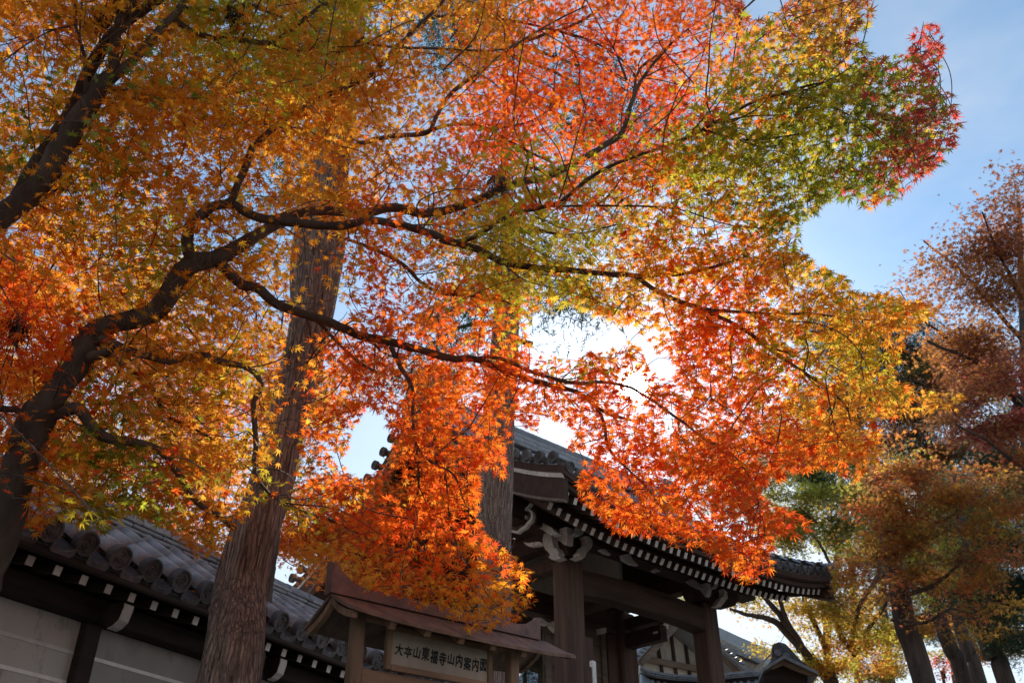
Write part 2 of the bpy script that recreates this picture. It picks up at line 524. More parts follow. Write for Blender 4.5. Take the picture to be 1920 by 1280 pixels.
# ------------------------------------------------------------------ tile pieces (shared meshes)
def barrel_mesh(L, r, material, name='barrel_tile', sides=8, collar=True, smooth=False):
    """half-round cover tile lying along +Y, laid with a slightly wider lower end at y=0"""
    prof = [(0.0, 1.0), (L*0.97, 0.95), (L*0.97, 0.84), (L*1.08, 0.82)] if collar else [(0, 1.0), (L, 0.97)]
    v, f = [], []
    for (y, k) in prof:
        for i in range(sides+1):
            a = PI*i/sides
            v.append((r*k*math.cos(a), y, r*k*math.sin(a)*1.05))
    s = sides+1
    for j in range(len(prof)-1):
        for i in range(sides):
            f.append((j*s+i, j*s+i+1, (j+1)*s+i+1, (j+1)*s+i))
    f.append(tuple(range(s)))
    return mesh(name, v, f, material, smooth=smooth)
def disc_mesh(r, depth, material, name='eave_disc', seg=20, dots=11, detail=True):
    """round end tile facing -Y, with a raised rim, beads and three comma shapes"""
    v, f = [], []
    prof = [(0.0, -0.0), (0.62, 0.0), (0.80, 0.0), (0.84, -0.012), (1.0, -0.010), (1.02, 0.004), (1.02, depth)]
    rings = []
    for (k, y) in prof[1:]:
        rings.append(len(v))
        for i in range(seg):
            a = 2*PI*i/seg
            v.append((r*k*math.cos(a), y, r*k*math.sin(a)))
    c = len(v); v.append((0, 0, 0))
    for i in range(seg):
        f.append((c, rings[0]+i, rings[0]+(i+1) % seg))
    for a, b in zip(rings[:-1], rings[1:]):
        for i in range(seg):
            f.append((a+i, a+(i+1) % seg, b+(i+1) % seg, b+i))
    f.append(tuple(rings[-1]+i for i in range(seg)))
    if detail:
        for k in range(dots):
            a = 2*PI*k/dots
            cx, cz, q = 0.70*r*math.cos(a), 0.70*r*math.sin(a), 0.07*r
            b = len(v)
            for i in range(5):
                v.append((cx+q*math.cos(2*PI*i/5), 0.001, cz+q*math.sin(2*PI*i/5)))
            v.append((cx, -0.007, cz))
            f += [(b+5, b+i, b+(i+1) % 5) for i in range(5)]
        for k in range(3):
            a0 = 2*PI*k/3
            b = len(v)
            n = 8
            for i in range(n):
                s = i/(n-1)
                a = a0 + s*2.6
                rad = r*(0.16 + 0.40*s)
                w = r*0.12*(1-s)**0.8 + 0.001
                for q, y in ((-w, 0.001), (0, -0.009), (w, 0.001)):
                    v.append(((rad+q)*math.cos(a), y, (rad+q)*math.sin(a)))
            for i in range(n-1):
                for q in range(2):
                    f.append((b+3*i+q, b+3*i+q+1, b+3*i+4+q, b+3*i+3+q))
    return mesh(name, v, f, material)
def pan_mesh(L, w, sag, material, name='pan_tile', th=0.02):
    """shallow concave tile between two cover tiles, lower edge at y=0"""
    v, f = [], []
    n = 6
    for y, dz in ((0, 0), (L, 0)):
        for lay in (0, -th):
            for i in range(n+1):
                s = i/n*2-1
                v.append((w/2*s, y, sag*(s*s-1)+lay+dz))
    m = n+1
    for i in range(n):
        f += [(i, i+1, 2*m+i+1, 2*m+i), (m+i, 3*m+i, 3*m+i+1, m+i+1), (i, m+i, m+i+1, i+1), (2*m+i, 2*m+i+1, 3*m+i+1, 3*m+i)]
    f += [(0, 2*m, 3*m, m), (n, m+n, 3*m+n, 2*m+n)]
    return mesh(name, v, f, material)

# ================================================================== tiled wall on the left
wall = empty('tiled_wall', (-2.76, 5.16, 0), R(64.0), 'white plaster precinct wall with dark timber and a grey tiled top, behind the leaning cedar', 'wall')
S0, S1 = -1.7, 7.2
EZ = 3.60
posts = [-0.80, 0.85, 2.48, 4.11, 5.74]
edges = [S0] + posts + [S1]
for p in posts:
    box('post', p-0.065, p+0.065, 0.44, 0.70, 0.0, 3.30, M['darkwood'], wall)
for a, b in zip(edges[:-1], edges[1:]):
    pan = box('plaster_panel', a+0.067, b-0.067, 0.50, 0.64, 0.25, 3.30, M['plaster'], wall, bevel=0.0)
    for z in (2.35, 2.54, 2.73, 2.915, 3.10):
        box('white_line', a+0.07, b-0.07, 0.494, 0.499, z-0.012, z+0.012, M['stripe'], pan, bevel=0.0)
box('foot_stone', S0, S1, 0.40, 0.76, 0.0, 0.25, M['stone'], wall)
box('wall_plate', S0, S1, 0.36, 0.74, 3.303, 3.44, M['darkwood'], wall)
box('plate_filler', S0, S1, 0.46, 0.66, 3.442, 3.80, M['darkwood'], wall)  # added to close the gap and stop light coming through from behind
box('eave_board', S0, S1, 0.03, 0.08, 3.455, 3.515, M['darkwood'], wall)
v = [(S0,0.03,3.515),(S1,0.03,3.515),(S1,0.86,4.03),(S0,0.86,4.03),(S0,0.03,3.485),(S1,0.03,3.485),(S1,0.86,4.0),(S0,0.86,4.0)]
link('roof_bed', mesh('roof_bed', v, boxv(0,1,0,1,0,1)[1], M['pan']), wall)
v = [(S0,0.862,4.07),(S1,0.862,4.07),(S1,1.70,3.52),(S0,1.70,3.52),(S0,0.862,4.03),(S1,0.862,4.03),(S1,1.70,3.49),(S0,1.70,3.49)]
link('rear_roof', mesh('rear_roof', v, boxv(0,1,0,1,0,1)[1], M['tile']), wall)
# rafters with pale painted ends
s = S0 + 0.12
raf = None
while s < 5.4:
    a, b = Vector((s, 0.125, 3.425)), Vector((s, 0.62, 3.545))
    if raf is None:
        raf = beam('rafter', a, b, 0.05, 0.056, M['darkwood'], wall)
        cap = box('rafter_end', -0.004, 0.0, -0.0255, 0.0255, -0.0285, 0.0285, M['white'], raf, bevel=0.0)
        r0, c0 = raf, cap
    else:
        raf = r0.copy(); COL.objects.link(raf); raf.parent = wall
        mm = r0.matrix_basis.copy(); mm.translation = a; raf.matrix_basis = mm
        c = c0.copy(); COL.objects.link(c); c.parent = raf
    s += 0.2
# curved pale bracket noses above the posts
for p in posts[1:4]:
    prof = [(0.17, 3.36), (0.19, 3.29), (0.235, 3.255), (0.27, 3.245), (0.29, 3.255), (0.34, 3.31), (0.44, 3.31), (0.44, 3.40), (0.17, 3.40)]
    br = prism('bracket_arm', prof, p-0.046, p+0.046, 'x', M['darkwood'], wall)
    fr = [(0.164, 3.39), (0.164, 3.36), (0.184, 3.284), (0.232, 3.248), (0.275, 3.237)]
    bk = [(0.1695, 3.39), (0.1695, 3.361), (0.1885, 3.288), (0.2335, 3.2535), (0.275, 3.2425)]
    strip_prism('bracket_face', fr, bk, p-0.04, p+0.04, 'x', M['white'], br)
# tiles
slope = math.atan2(0.55, 0.84)
BT = barrel_mesh(0.262, 0.077, M['tile'], sides=12, smooth=True)
DM = disc_mesh(0.079, 0.05, M['disc'])
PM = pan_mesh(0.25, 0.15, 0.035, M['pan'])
EP = pan_mesh(0.09, 0.17, 0.04, M['disc'], 'eave_pan_tile', th=0.05)
TP = 0.272
k0, k1 = -5, 20
Rs = Matrix.Rotation(slope, 4, 'X')
for k in range(k0, k1+1):
    s = k*TP
    for j in range(4):
        d = 0.035 + j*0.262
        y = d*math.cos(slope); z = EZ-0.02 + d*math.sin(slope)
        jit = Matrix.Rotation(random.uniform(-.03, .03), 4, 'Z')
        link('barrel_tile', BT, wall, Matrix.Translation((s+random.uniform(-.005, .005), y, z)) @ Rs @ jit)
    link('eave_disc', DM, wall, Matrix.Translation((s, -0.012, EZ-0.01+random.uniform(-.004, .004))) @ Matrix.Rotation(0.42, 4, 'X') @ Matrix.Rotation(random.uniform(0, 6), 4, 'Y'))
    for j in range(5):
        d = 0.02 + j*0.19
        y = d*math.cos(slope); z = EZ - 0.005 + d*math.sin(slope) - 0.058
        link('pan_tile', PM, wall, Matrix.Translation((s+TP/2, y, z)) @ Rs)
    link('eave_pan_tile', EP, wall, Matrix.Translation((s+TP/2, -0.005, EZ-0.062)) @ Rs)
# ridge of stacked flat tiles with a row of cover tiles on top
for lay, (hw, z) in enumerate(((0.17, 4.10), (0.155, 4.145), (0.14, 4.19))):
    s = S0 + 0.1*lay
    me = None
    while s < S1-0.3:
        if me is None:
            v, f = boxv(0.004, 0.306, -hw, hw, 0, 0.03)
            me = mesh('ridge_tile', v, f, M['tile'], bevel=0.007)
        link('ridge_tile', me, wall, Matrix.Translation((s, 0.86, z+random.uniform(-.003, .003))) @ Matrix.Rotation(random.uniform(-.012, .012), 4, 'Z'))
        s += 0.31
box('ridge_core', S0, S1, 0.75, 0.97, 4.0, 4.215, M['darkwood'], wall)
BR = barrel_mesh(0.30, 0.09, M['tile'], 'ridge_cover_tile', sides=8)
s = S0
while s < S1-0.3:
    link('ridge_cover_tile', BR, wall, Matrix.Translation((s, 0.86, 4.215)) @ Matrix.Rotation(-PI/2, 4, 'Z'))
    s += 0.305

# dry leaves blown into the tile valleys
lt = np.array([(0, 0, 0), (-.3, .35, .05), (0, 1, .12), (.3, .35, .05), (.9, .5, .1), (.28, .1, 0), (-.28, .1, 0), (-.9, .5, .15)])
lf = np.array([(0, 1, 2), (0, 2, 3), (0, 3, 4), (0, 4, 5), (0, 6, 7), (0, 7, 1)])
Vl, Fl, Cl = [], [], []
for i in range(240):
    k = rng.integers(-4, 13)
    d = abs(rng.normal(0, 0.22)) + 0.01
    s = (k+0.5)*TP + rng.normal(0, 0.035)
    a = rng.uniform(0, 2*PI); sz = rng.uniform(0.02, 0.036)
    q = lt.copy(); q[:, 2] *= rng.uniform(-0.5, 2)
    q = q*sz
    x = q[:, 0]*math.cos(a)-q[:, 1]*math.sin(a); y = q[:, 0]*math.sin(a)+q[:, 1]*math.cos(a)
    z = q[:, 2] + EZ - 0.045 + rng.uniform(0, 0.03)
    yy = (d+y)*math.cos(slope); zz = z + (d+y)*math.sin(slope)
    Fl.append(lf + len(Vl)*8); Vl.append(np.stack([s+x, yy, zz], 1))
    Cl.append(np.repeat(np.array([[(.62,.2,.03),(.5,.12,.04),(.36,.12,.05),(.68,.34,.05)][i % 4]]), 8, 0))
fl = link('fallen_leaves', bigmesh('fallen_leaves', np.vstack(Vl), np.vstack(Fl), M['leaf'], np.vstack(Cl)))
fl.location = wall.location; fl.rotation_euler = wall.rotation_euler
tag(fl, 'dry fallen maple leaves lying between the cover tiles of the wall', 'fallen leaves', kind='stuff')

# ================================================================== roofed notice board
SA = R(90-49.9)
sign = empty('notice_board', (-0.748, 5.68, 0), SA, 'weathered wooden notice board with a small copper-capped roof and black brush characters', 'notice board')
for x in (-0.235, 0.985):
    box('post', x-0.038, x+0.038, -0.03, 0.046, 0, 3.225, M['signwood'], sign, label=None)
box('cross_rail', -0.196, 0.946, -0.012, 0.030, 2.77, 2.885, M['signwoodh'], sign)
box('cross_rail', -0.196, 0.946, 0.0, 0.04, 3.168, 3.225, M['signwoodh'], sign)
box('lower_panel', -0.196, 0.946, 0.005, 0.025, 1.9, 2.767, M['signwoodh'], sign)
X0, X1, Z0, Z1 = -0.03, 0.79, 2.90, 3.165
brd = box('sign_board', X0+0.03, X1-0.03, -0.012, 0.004, Z0+0.03, Z1-0.03, M['board'], sign, bevel=0.0)
fr = []
for (a, b, c, d) in ((X0-0.005, X0+0.034, Z0, Z1), (X1-0.034, X1+0.005, Z0, Z1)):
    fr.append(box('frame_side', a, b, -0.024, 0.012, c, d, M['signwood'], sign, bevel=0.004))
for (c, d) in ((Z0-0.002, Z0+0.034), (Z1-0.034, Z1+0.002)):
    fr.append(box('frame_rail', X0+0.0345, X1-0.0345, -0.024, 0.012, c, d, M['signwoodh'], sign, bevel=0.004))
def text_mesh(ch, size):
    cu = bpy.data.curves.new('character', 'FONT')
    cu.body = ch
    cu.size = size
    cu.resolution_u = 3
    cu.align_x = 'CENTER'
    cu.align_y = 'CENTER'
    o = bpy.data.objects.new('character', cu)
    COL.objects.link(o)
    dg = bpy.context.evaluated_depsgraph_get()
    m0 = bpy.data.meshes.new_from_object(o.evaluated_get(dg))
    bpy.data.objects.remove(o)
    bpy.data.curves.remove(cu)
    co = np.array([v.co[:] for v in m0.vertices])
    fs = [tuple(p.vertices) for p in m0.polygons]
    # a loaded brush: the strokes doubled up a little off each other
    V, F = [], []
    for k, (dx, dy) in enumerate(((0, 0), (1, 0.3), (-1, -0.3), (0.3, 1), (-0.3, -1), (0.8, 0.8))):
        F += [tuple(i+len(co)*k for i in f) for f in fs]
        V.append(co + np.array([dx*0.0023, dy*0.0023, 0.00012*k]))
    me = bpy.data.meshes.new('character')
    me.from_pydata([tuple(v) for v in np.vstack(V)], [], F)
    me.materials.append(M['ink'])
    return me
chars = '\u5927\u5932\u5c71\u6771\u798f\u5bfa\u5c71\u5185\u6848\u5185\u56f3'
tx0, tx1 = 0.06, 0.722
for i, ch in enumerate(chars):
    me = text_mesh(ch, 0.066)
    x = tx0 + (tx1-tx0)*i/(len(chars)-1)
    ys = 1.32 if ch in '\u6771\u798f\u5bfa\u6848\u56f3\u5185' else 1.12
    co = np.zeros(len(me.vertices)*3, np.float32)
    me.vertices.foreach_get('co', co)
    co = co.reshape(-1, 3)
    co[:, :2] -= (co[:, :2].max(0)+co[:, :2].min(0))/2
    co[:, 1] *= ys
    co[:, 0] *= 0.92
    co[:, 0] += co[:, 1]*0.06
    me.vertices.foreach_set('co', co.ravel())
    me.update()
    link('character', me, sign, Matrix.Translation((x, -0.0138, 3.030 - 0.006*math.sin(i*1.7))) @ Matrix.Rotation(PI/2, 4, 'X') @ Matrix.Rotation(random.uniform(-.05, .05), 4, 'Z'))
# roof: two shingled slopes, bargeboards, copper ridge cap with upturned ends
RX0, RX1 = -0.40, 1.38
RV, RZ = 0.085, 3.315
def slope_sheet(name, side, material):
    v, f = [], []
    nx, ny = 14, 6
    g2 = random.Random(3 + side)
    for lay in (0, 1):
        for j in range(ny+1):
            q = j/ny
            y = RV + side*(0.29*q)
            z = RZ - 0.205*q + 0.03*q*q - (0.022 if lay else 0) 
            for i in range(nx+1):
                x = RX0 + (RX1-RX0)*i/nx
                w = g2.uniform(-.002, .002) if j == ny else 0
                v.append((x, y + w, z + 0.028*abs(2*i/nx-1)**3*q + w))
    s = nx+1
    o = (ny+1)*s
    for j in range(ny):
        for i in range(nx):
            f.append((j*s+i, j*s+i+1, (j+1)*s+i+1, (j+1)*s+i))
            f.append((o+j*s+i, o+(j+1)*s+i, o+(j+1)*s+i+1, o+j*s+i+1))
    for i in range(nx):
        f.append((ny*s+i, ny*s+i+1, o+ny*s+i+1, o+ny*s+i))
        f.append((i, o+i, o+i+1, i+1))
    for j in range(ny):
        f.append((j*s, (j+1)*s, o+(j+1)*s, o+j*s))
        f.append((j*s+nx, o+j*s+nx, o+(j+1)*s+nx, (j+1)*s+nx))
    return link(name, mesh(name, v, f, material), sign)
slope_sheet('roof_slope', -1, M['shingle'])
slope_sheet('roof_slope', 1, M['shingle'])
for x0 in (RX0+0.012, RX1-0.047):
    for sd in (-1, 1):
        top = [(RV+sd*0.004, RZ-0.026), (RV+sd*0.09, RZ-0.094), (RV+sd*0.19, RZ-0.142), (RV+sd*0.262, RZ-0.163)]
        bot = [(y, z-(0.042 if x0 < 0 else 0.012)) for y, z in top]
        strip_prism('barge_board', top, bot, x0, x0+0.035, 'x', M['signwood'], sign)
# battens under the eave
for i in range(5):
    x = RX0 + 0.30 + i*0.26
    beam('eave_batten', (x, -0.02, 3.215), (x, -0.175, 3.112), 0.046, 0.05, M['signwoodh'], sign, bevel=0.003)
# ridge cap, concave towards both raised ends
xs = np.linspace(RX0-0.02, RX1-0.10, 26)
def capz(x):
    q = (x-xs[0])/(xs[-1]-xs[0])
    l = max(0, 1-q/0.12)
    r = max(0, 1-(1-q)/0.13)
    return RZ + 0.062 + 0.135*l**1.8 + 0.085*r**1.8
top = [(x, capz(x)) for x in xs]
bot = [(x, RZ-0.012) for x in xs]
strip_prism('ridge_cap', top, bot, RV-0.042, RV+0.042, 'y', M['copper'], sign)

# ================================================================== temple gate
GA = R(42.0)
gate = empty('temple_gate', (0.79, 12.6, 0), GA, 'dark timber temple gate with white-painted carved brackets under a sweeping grey tiled roof', 'gate')
UL, UR, VD = 0.0, 3.1, 1.8
UA, UB = -1.62, 4.72
UC, UH = (UA+UB)/2, (UB-UA)/2
VE, VRIDGE = -1.5, 1.8
ZE, ZR = 6.25, 8.65
def roofz(u, v):
    q = (VRIDGE - abs(v-VRIDGE) - VE)/(VRIDGE-VE)
    q = max(-0.05, q)
    rise = (ZR-ZE)*(0.55*q + 0.45*q*q)
    return ZE + rise + 0.30*abs((u-UC)/UH)**3.2*(1-0.75*q)
def roofn(v):
    e = 0.01
    return math.atan2(roofz(UC, v+e)-roofz(UC, v-e), 2*e)
for (u, v) in ((UL, 0), (UR, 0), (UL, VD), (UR, VD), (UL, 2*VD), (UR, 2*VD)):
    r = 0.165 if v != VD else 0.20
    if v == VD: box('beam_nose', u-0.09, u+0.09, v-0.95, v-0.202, 5.58, 5.83, M['wood'], gate)
    c = box('column', u-r, u+r, v-r, v+r, 0.35, 5.98 if v != VD else 6.2, M['woodv'], gate, bevel=0.035)
    box('base_stone', u-r-0.12, u+r+0.12, v-r-0.12, v+r+0.12, 0.0, 0.348, M['stone'], gate, bevel=0.03)
box('podium', -1.2, UR+1.2, -1.2, 2*VD+1.2, 0.0, 0.12, M['stone'], gate, bevel=0.02)
box('side_post', 0.175, 0.36, -0.10, 0.08, 0.2, 4.95, M['woodv'], gate, bevel=0.01)
# main beams along the front, the middle and the back; slightly cambered
def camber(name, u0, u1, v, z0, h, w, bow, par=gate, m='wood'):
    us = np.linspace(u0, u1, 13)
    top = [(u, z0+h+bow*(1-((2*(u-u0)/(u1-u0))-1)**2)) for u in us]
    bot = [(u, z0+bow*1.2*(1-((2*(u-u0)/(u1-u0))-1)**4)) for u in us]
    return strip_prism(name, top, bot, v-w/2, v+w/2, 'y', M[m], par)
camber('rainbow_beam', 0.14, UR-0.14, 0, 5.50, 0.36, 0.26, 0.05)
camber('rainbow_beam', 0.14, UR-0.14, 2*VD, 5.50, 0.36, 0.26, 0.05)
box('tie_beam', 0.203, UR-0.203, VD-0.12, VD+0.12, 5.80, 6.16, M['wood'], gate)
for u in (UL, UR):
    for v0 in (0, VD):
        box('cross_beam', u-0.10, u+0.10, v0+0.17, v0+VD-0.17, 5.89, 6.07, M['wood'], gate)
# eave purlins
for v in (0.0, 2*VD):
    box('eave_purlin', UA+0.28, UB-0.28, v-0.14, v+0.14, 6.30, 6.62, M['wood'], gate)
box('ridge_purlin', UA+0.28, UB-0.28, VRIDGE-0.13, VRIDGE+0.13, 7.65, 7.95, M['wood'], gate)
# bracket blocks on the columns
for u in (UL, UR):
    for v in (0, 2*VD):
        prof = [(-0.26, 6.28), (0.26, 6.28), (0.26, 6.15), (0.16, 6.0), (-0.16, 6.0), (-0.26, 6.15)]
        prism('bearing_block', prof, v-0.20, v+0.20, 'y', M['wood'], gate) .location = (u, 0, 0)
# plaster infill over the middle lintel and in the gables
box('centre_beam', 1.43, 1.67, 0.15, 3.45, 5.80, 6.07, M['wood'], gate)
prism('plaster_panel', [(0.35, 6.073), (3.25, 6.073), (3.25, 6.6), (VRIDGE, 7.55), (0.35, 6.6)], 1.52, 1.58, 'x', M['plaster'], gate)
for u in (UL, UR):
    v, f = [], []
    prof = [(0.2, 6.4), (VRIDGE, 7.6), (2*VRIDGE-0.2, 6.4)]
    prism('gable_panel', prof, u-0.03, u+0.03, 'x', M['darkwood'], gate)
    box('gable_strut', u-0.07, u+0.07, VRIDGE-0.10, VRIDGE+0.10, 6.4, 7.62, M['wood'], gate)
    box('gable_beam', u-0.11, u+0.11, 0.16, 2*VRIDGE-0.16, 6.25, 6.50, M['wood'], gate)
# folding door leaves of level planks in the middle bay
for j in range(18):
    z = 1.29 + j*0.25
    box('door_plank', 1.20, 2.62, VD-0.05+random.uniform(-.006, .006), VD-0.005, z+0.004, z+0.246, M['palewood'], gate, bevel=0.006)
for x in (1.26, 2.56):
    box('door_stile', x-0.06, x+0.06, VD-0.09, VD-0.058, 1.2, 5.78, M['palewood'], gate)
box('door_jamb', 2.64, 2.88, VD-0.1, VD+0.02, 0.3, 5.79, M['woodv'], gate)
# roof deck and soffit following the curve
us = np.linspace(UA, UB, 21)
vs = np.concatenate([np.linspace(VE, VRIDGE, 12), np.linspace(VRIDGE, 2*VRIDGE-VE, 12)[1:]])
v, f = [], []
for lay in (0.0, -0.10):
    for vv in vs:
        for u in us:
            v.append((u+(0.06 if u == UA else -0.06 if u == UB else 0), vv, roofz(u, vv)-0.07+lay))
nu, nv = len(us), len(vs)
o = nu*nv
for j in range(nv-1):
    for i in range(nu-1):
        f.append((j*nu+i, j*nu+i+1, (j+1)*nu+i+1, (j+1)*nu+i))
        f.append((o+j*nu+i, o+(j+1)*nu+i, o+(j+1)*nu+i+1, o+j*nu+i+1))
for i in range(nu-1):
    f.append((i, o+i, o+i+1, i+1)); j = (nv-1)*nu
    f.append((j+i, j+i+1, o+j+i+1, o+j+i))
for j in range(nv-1):
    f.append((j*nu, (j+1)*nu, o+(j+1)*nu, o+j*nu))
    f.append((j*nu+nu-1, o+j*nu+nu-1, o+(j+1)*nu+nu-1, (j+1)*nu+nu-1))
deck = link('roof_deck', mesh('roof_deck', v, f, M['wood']), gate)
# cover tiles in rows down the front slope, pans between them, end discs along the eave
GP = 0.197
GB = barrel_mesh(0.36, 0.070, M['tile'], sides=6)
GD = disc_mesh(0.073, 0.05, M['disc'], seg=14, dots=8)
GPn = pan_mesh(0.36, 0.12, 0.03, M['tile'])
GEP = pan_mesh(0.08, 0.125, 0.035, M['disc'], 'eave_pan_tile', th=0.045)
rows = int((UB-UA-0.3)/GP)
allrows = []
for k in range(rows+1):
    u = UA + 0.18 + k*GP
    link('eave_disc', GD, gate, Matrix.Translation((u, VE-0.02, roofz(u, VE)-0.015)) @ Matrix.Rotation(0.3, 4, 'X') @ Matrix.Rotation(random.uniform(0, 6), 4, 'Y'))
    link('eave_pan_tile', GEP, gate, Matrix.Translation((u+GP/2, VE-0.012, roofz(u, VE)-0.05)) @ Matrix.Rotation(roofn(VE), 4, 'X'))
    vv = VE+0.035
    while vv < VRIDGE-0.2:
        a = roofn(vv+0.15)
        row = Matrix.Translation((u, vv, roofz(u, vv)-0.045)) @ Matrix.Rotation(a, 4, 'X')
        if k < 8 or k > rows-9:
            link('barrel_tile', GB, gate, row)
        else:
            allrows.append((GB, row))
        allrows.append((GPn, Matrix.Translation((u+GP/2, vv, roofz(u, vv)-0.05)) @ Matrix.Rotation(a, 4, 'X')))
        # same tile on the rear slope
        allrows.append((GB, Matrix.Translation((u, 2*VRIDGE-vv, roofz(u, vv)-0.045)) @ Matrix.Rotation(PI, 4, 'Z') @ Matrix.Rotation(a, 4, 'X')))
        vv += 0.36*math.cos(a)
def join_meshes(name, items, material):
    Vs, Fs, b = [], [], 0
    cache = {}
    for me, m in items:
        if me.name not in cache:
            cache[me.name] = (np.array([v.co[:] for v in me.vertices]), [tuple(p.vertices) for p in me.polygons])
        co, fs = cache[me.name]
        mm = np.array(m)
        Vs.append(co @ mm[:3, :3].T + mm[:3, 3])
        Fs += [tuple(i+b for i in q) for q in fs]
        b += len(co)
    me = bpy.data.meshes.new(name)
    me.from_pydata([tuple(v) for v in np.vstack(Vs)], [], Fs)
    me.materials.append(material)
    return me
tag(link('roof_tiles', join_meshes('roof_tiles', allrows, M['tile']), gate), kind='stuff')
# verge: short cover tiles with discs facing out of both gable ends
VB = barrel_mesh(0.26, 0.072, M['tile'], 'verge_tile', sides=6)
VDm = disc_mesh(0.078, 0.05, M['disc'], 'verge_disc', seg=14, dots=8)
for (ue, rz) in ((UA, -PI/2), (UB, PI/2)):
    for sd in (1, -1):
        vv = VE + 0.10
        while vv < VRIDGE-0.15:
            a = roofn(vv)
            y = vv if sd == 1 else 2*VRIDGE-vv
            z = roofz(ue, vv)+0.02
            link('verge_tile', VB, gate, Matrix.Translation((ue, y, z-0.02)) @ Matrix.Rotation(rz, 4, 'Z'))
            link('verge_disc', VDm, gate, Matrix.Translation((ue+(-0.02 if rz < 0 else 0.02), y, z)) @ Matrix.Rotation(rz, 4, 'Z') @ Matrix.Rotation(random.uniform(0, 6), 4, 'Y'))
            vv += 0.27*math.cos(a)
# corner tiles that poke out at the eave ends
for ue, sg in ((UB, 1),):
    beam('corner_tile', (ue-0.15, VE+0.02, roofz(ue, VE)+0.02), (ue+0.13, VE-0.10, roofz(ue, VE)+0.10), 0.11, 0.10, M['tile'], gate, bevel=0.03)
# ridge
for i, (hw, z0, z1) in enumerate(((0.20, 8.60, 8.68), (0.18, 8.69, 8.77), (0.16, 8.78, 8.86), (0.14, 8.87, 8.95))):
    box('ridge_tile', UA+0.2, UB-0.2, VRIDGE-hw, VRIDGE+hw, z0, z1, M['tile'], gate)
for k in range(19):
    link('ridge_cover_tile', BR, gate, Matrix.Translation((UA+0.2+k*0.305, VRIDGE, 8.95)) @ Matrix.Rotation(-PI/2, 4, 'Z'))
for ue, sg in ((UA, -1), (UB, 1)):
    prof = [(-0.28, 8.75), (0.28, 8.75), (0.34, 9.0), (0.24, 9.25), (0.14, 9.5), (0.0, 9.62), (-0.14, 9.5), (-0.24, 9.25), (-0.34, 9.0)]
    o = prism('ridge_end_tile', [(y+VRIDGE, z-0.3) for y, z in prof], ue+0.02, ue+0.16, 'x', M['disc'], gate, bevel=0.02)
# bargeboards: pale plank band over a broad dark curved board with a moulding
for ue, d in ((UA+0.07, 1), (UB-0.07, -1)):
    for sd in (1, -1):
        vv = np.linspace(VE+0.02, VRIDGE-0.005, 16)
        Y = lambda x: x if sd == 1 else 2*VRIDGE-x
        zz = [roofz(ue, q) for q in vv]
        t0, t1 = sorted((ue, ue+0.05*d))
        for a in range(15):
            strip_prism('verge_plank', [(Y(vv[a]+0.003), zz[a]-0.135), (Y(vv[a+1]-0.003), zz[a+1]-0.135)], [(Y(vv[a]+0.003), zz[a]-0.215), (Y(vv[a+1]-0.003), zz[a+1]-0.215)], t0, t1, 'x', M['white'], gate)
        t0, t1 = sorted((ue+0.012*d, ue+0.10*d))
        strip_prism('barge_board', [(Y(q), z-0.222) for q, z in zip(vv, zz)], [(Y(q), z-0.50) for q, z in zip(vv, zz)], t0, t1, 'x', M['wood'], gate)
        t0, t1 = sorted((ue-0.012*d, ue+0.08*d))
        strip_prism('barge_moulding', [(Y(q), z-0.502) for q, z in zip(vv, zz)], [(Y(q), z-0.535) for q, z in zip(vv, zz)], t0, t1, 'x', M['palewood'], gate)
# eave: fascia boards, flying rafters and base rafters with white ends
us = np.linspace(UA+0.1, UB-0.1, 24)
strip_prism('eave_fascia', [(u, roofz(u, VE)-0.10) for u in us], [(u, roofz(u, VE)-0.19) for u in us], VE+0.02, VE+0.10, 'y', M['wood'], gate)
strip_prism('eave_fascia', [(u, roofz(u, VE)-0.193) for u in us], [(u, roofz(u, VE)-0.26) for u in us], VE+0.06, VE+0.15, 'y', M['wood'], gate)
strip_prism('rafter_rail', [(u, roofz(u, VE)-0.235) for u in us], [(u, roofz(u, VE)-0.305) for u in us], VE+0.47, VE+0.54, 'y', M['wood'], gate)
v, f = [], []
for u in us:
    for (vv, dz) in ((VE+0.15, -0.245), (VE+0.5, -0.10), (VE+0.56, -0.15), (0.4, 0.0)):
        v.append((u, vv, (roofz(u, VE)+dz) if dz else roofz(u, 0.4)-0.2))
for i in range(len(us)-1):
    for j in range(3):
        f.append((4*i+j, 4*i+j+1, 4*i+5+j, 4*i+4+j))
link('soffit', mesh('soffit', v, f, M['wood']), gate)
nr = int((UB-UA-0.5)/0.155)
fl0 = None
for k in range(nr+1):
    u = UA + 0.25 + k*0.155
    ze = roofz(u, VE)
    a, b = Vector((u, VE+0.13, ze-0.315)), Vector((u, VE+0.62, ze-0.10))
    if fl0 is None:
        fl0 = beam('flying_rafter', a, b, 0.055, 0.085, M['wood'], gate, bevel=0.0)
        fc0 = box('rafter_end', -0.006, 0, -0.0277, 0.0277, -0.0427, 0.0427, M['white'], fl0, bevel=0)
        a2, b2 = Vector((u, VE+0.43, ze-0.365)), Vector((u, 0.05, ze+0.42))
        ba0 = beam('base_rafter', a2, b2, 0.06, 0.095, M['wood'], gate, bevel=0.0)
        bc0 = box('rafter_end', -0.006, 0, -0.0302, 0.0302, -0.0477, 0.0477, M['white'], ba0, bevel=0)
    else:
        for src, cap, pos in ((fl0, fc0, a), (ba0, bc0, Vector((u, VE+0.43, ze-0.365)))):
            if src is ba0 and u > UB - 0.75: continue
            o = src.copy(); COL.objects.link(o); o.parent = gate
            mm = src.matrix_basis.copy(); mm.translation = pos; o.matrix_basis = mm
            c = cap.copy(); COL.objects.link(c); c.parent = o
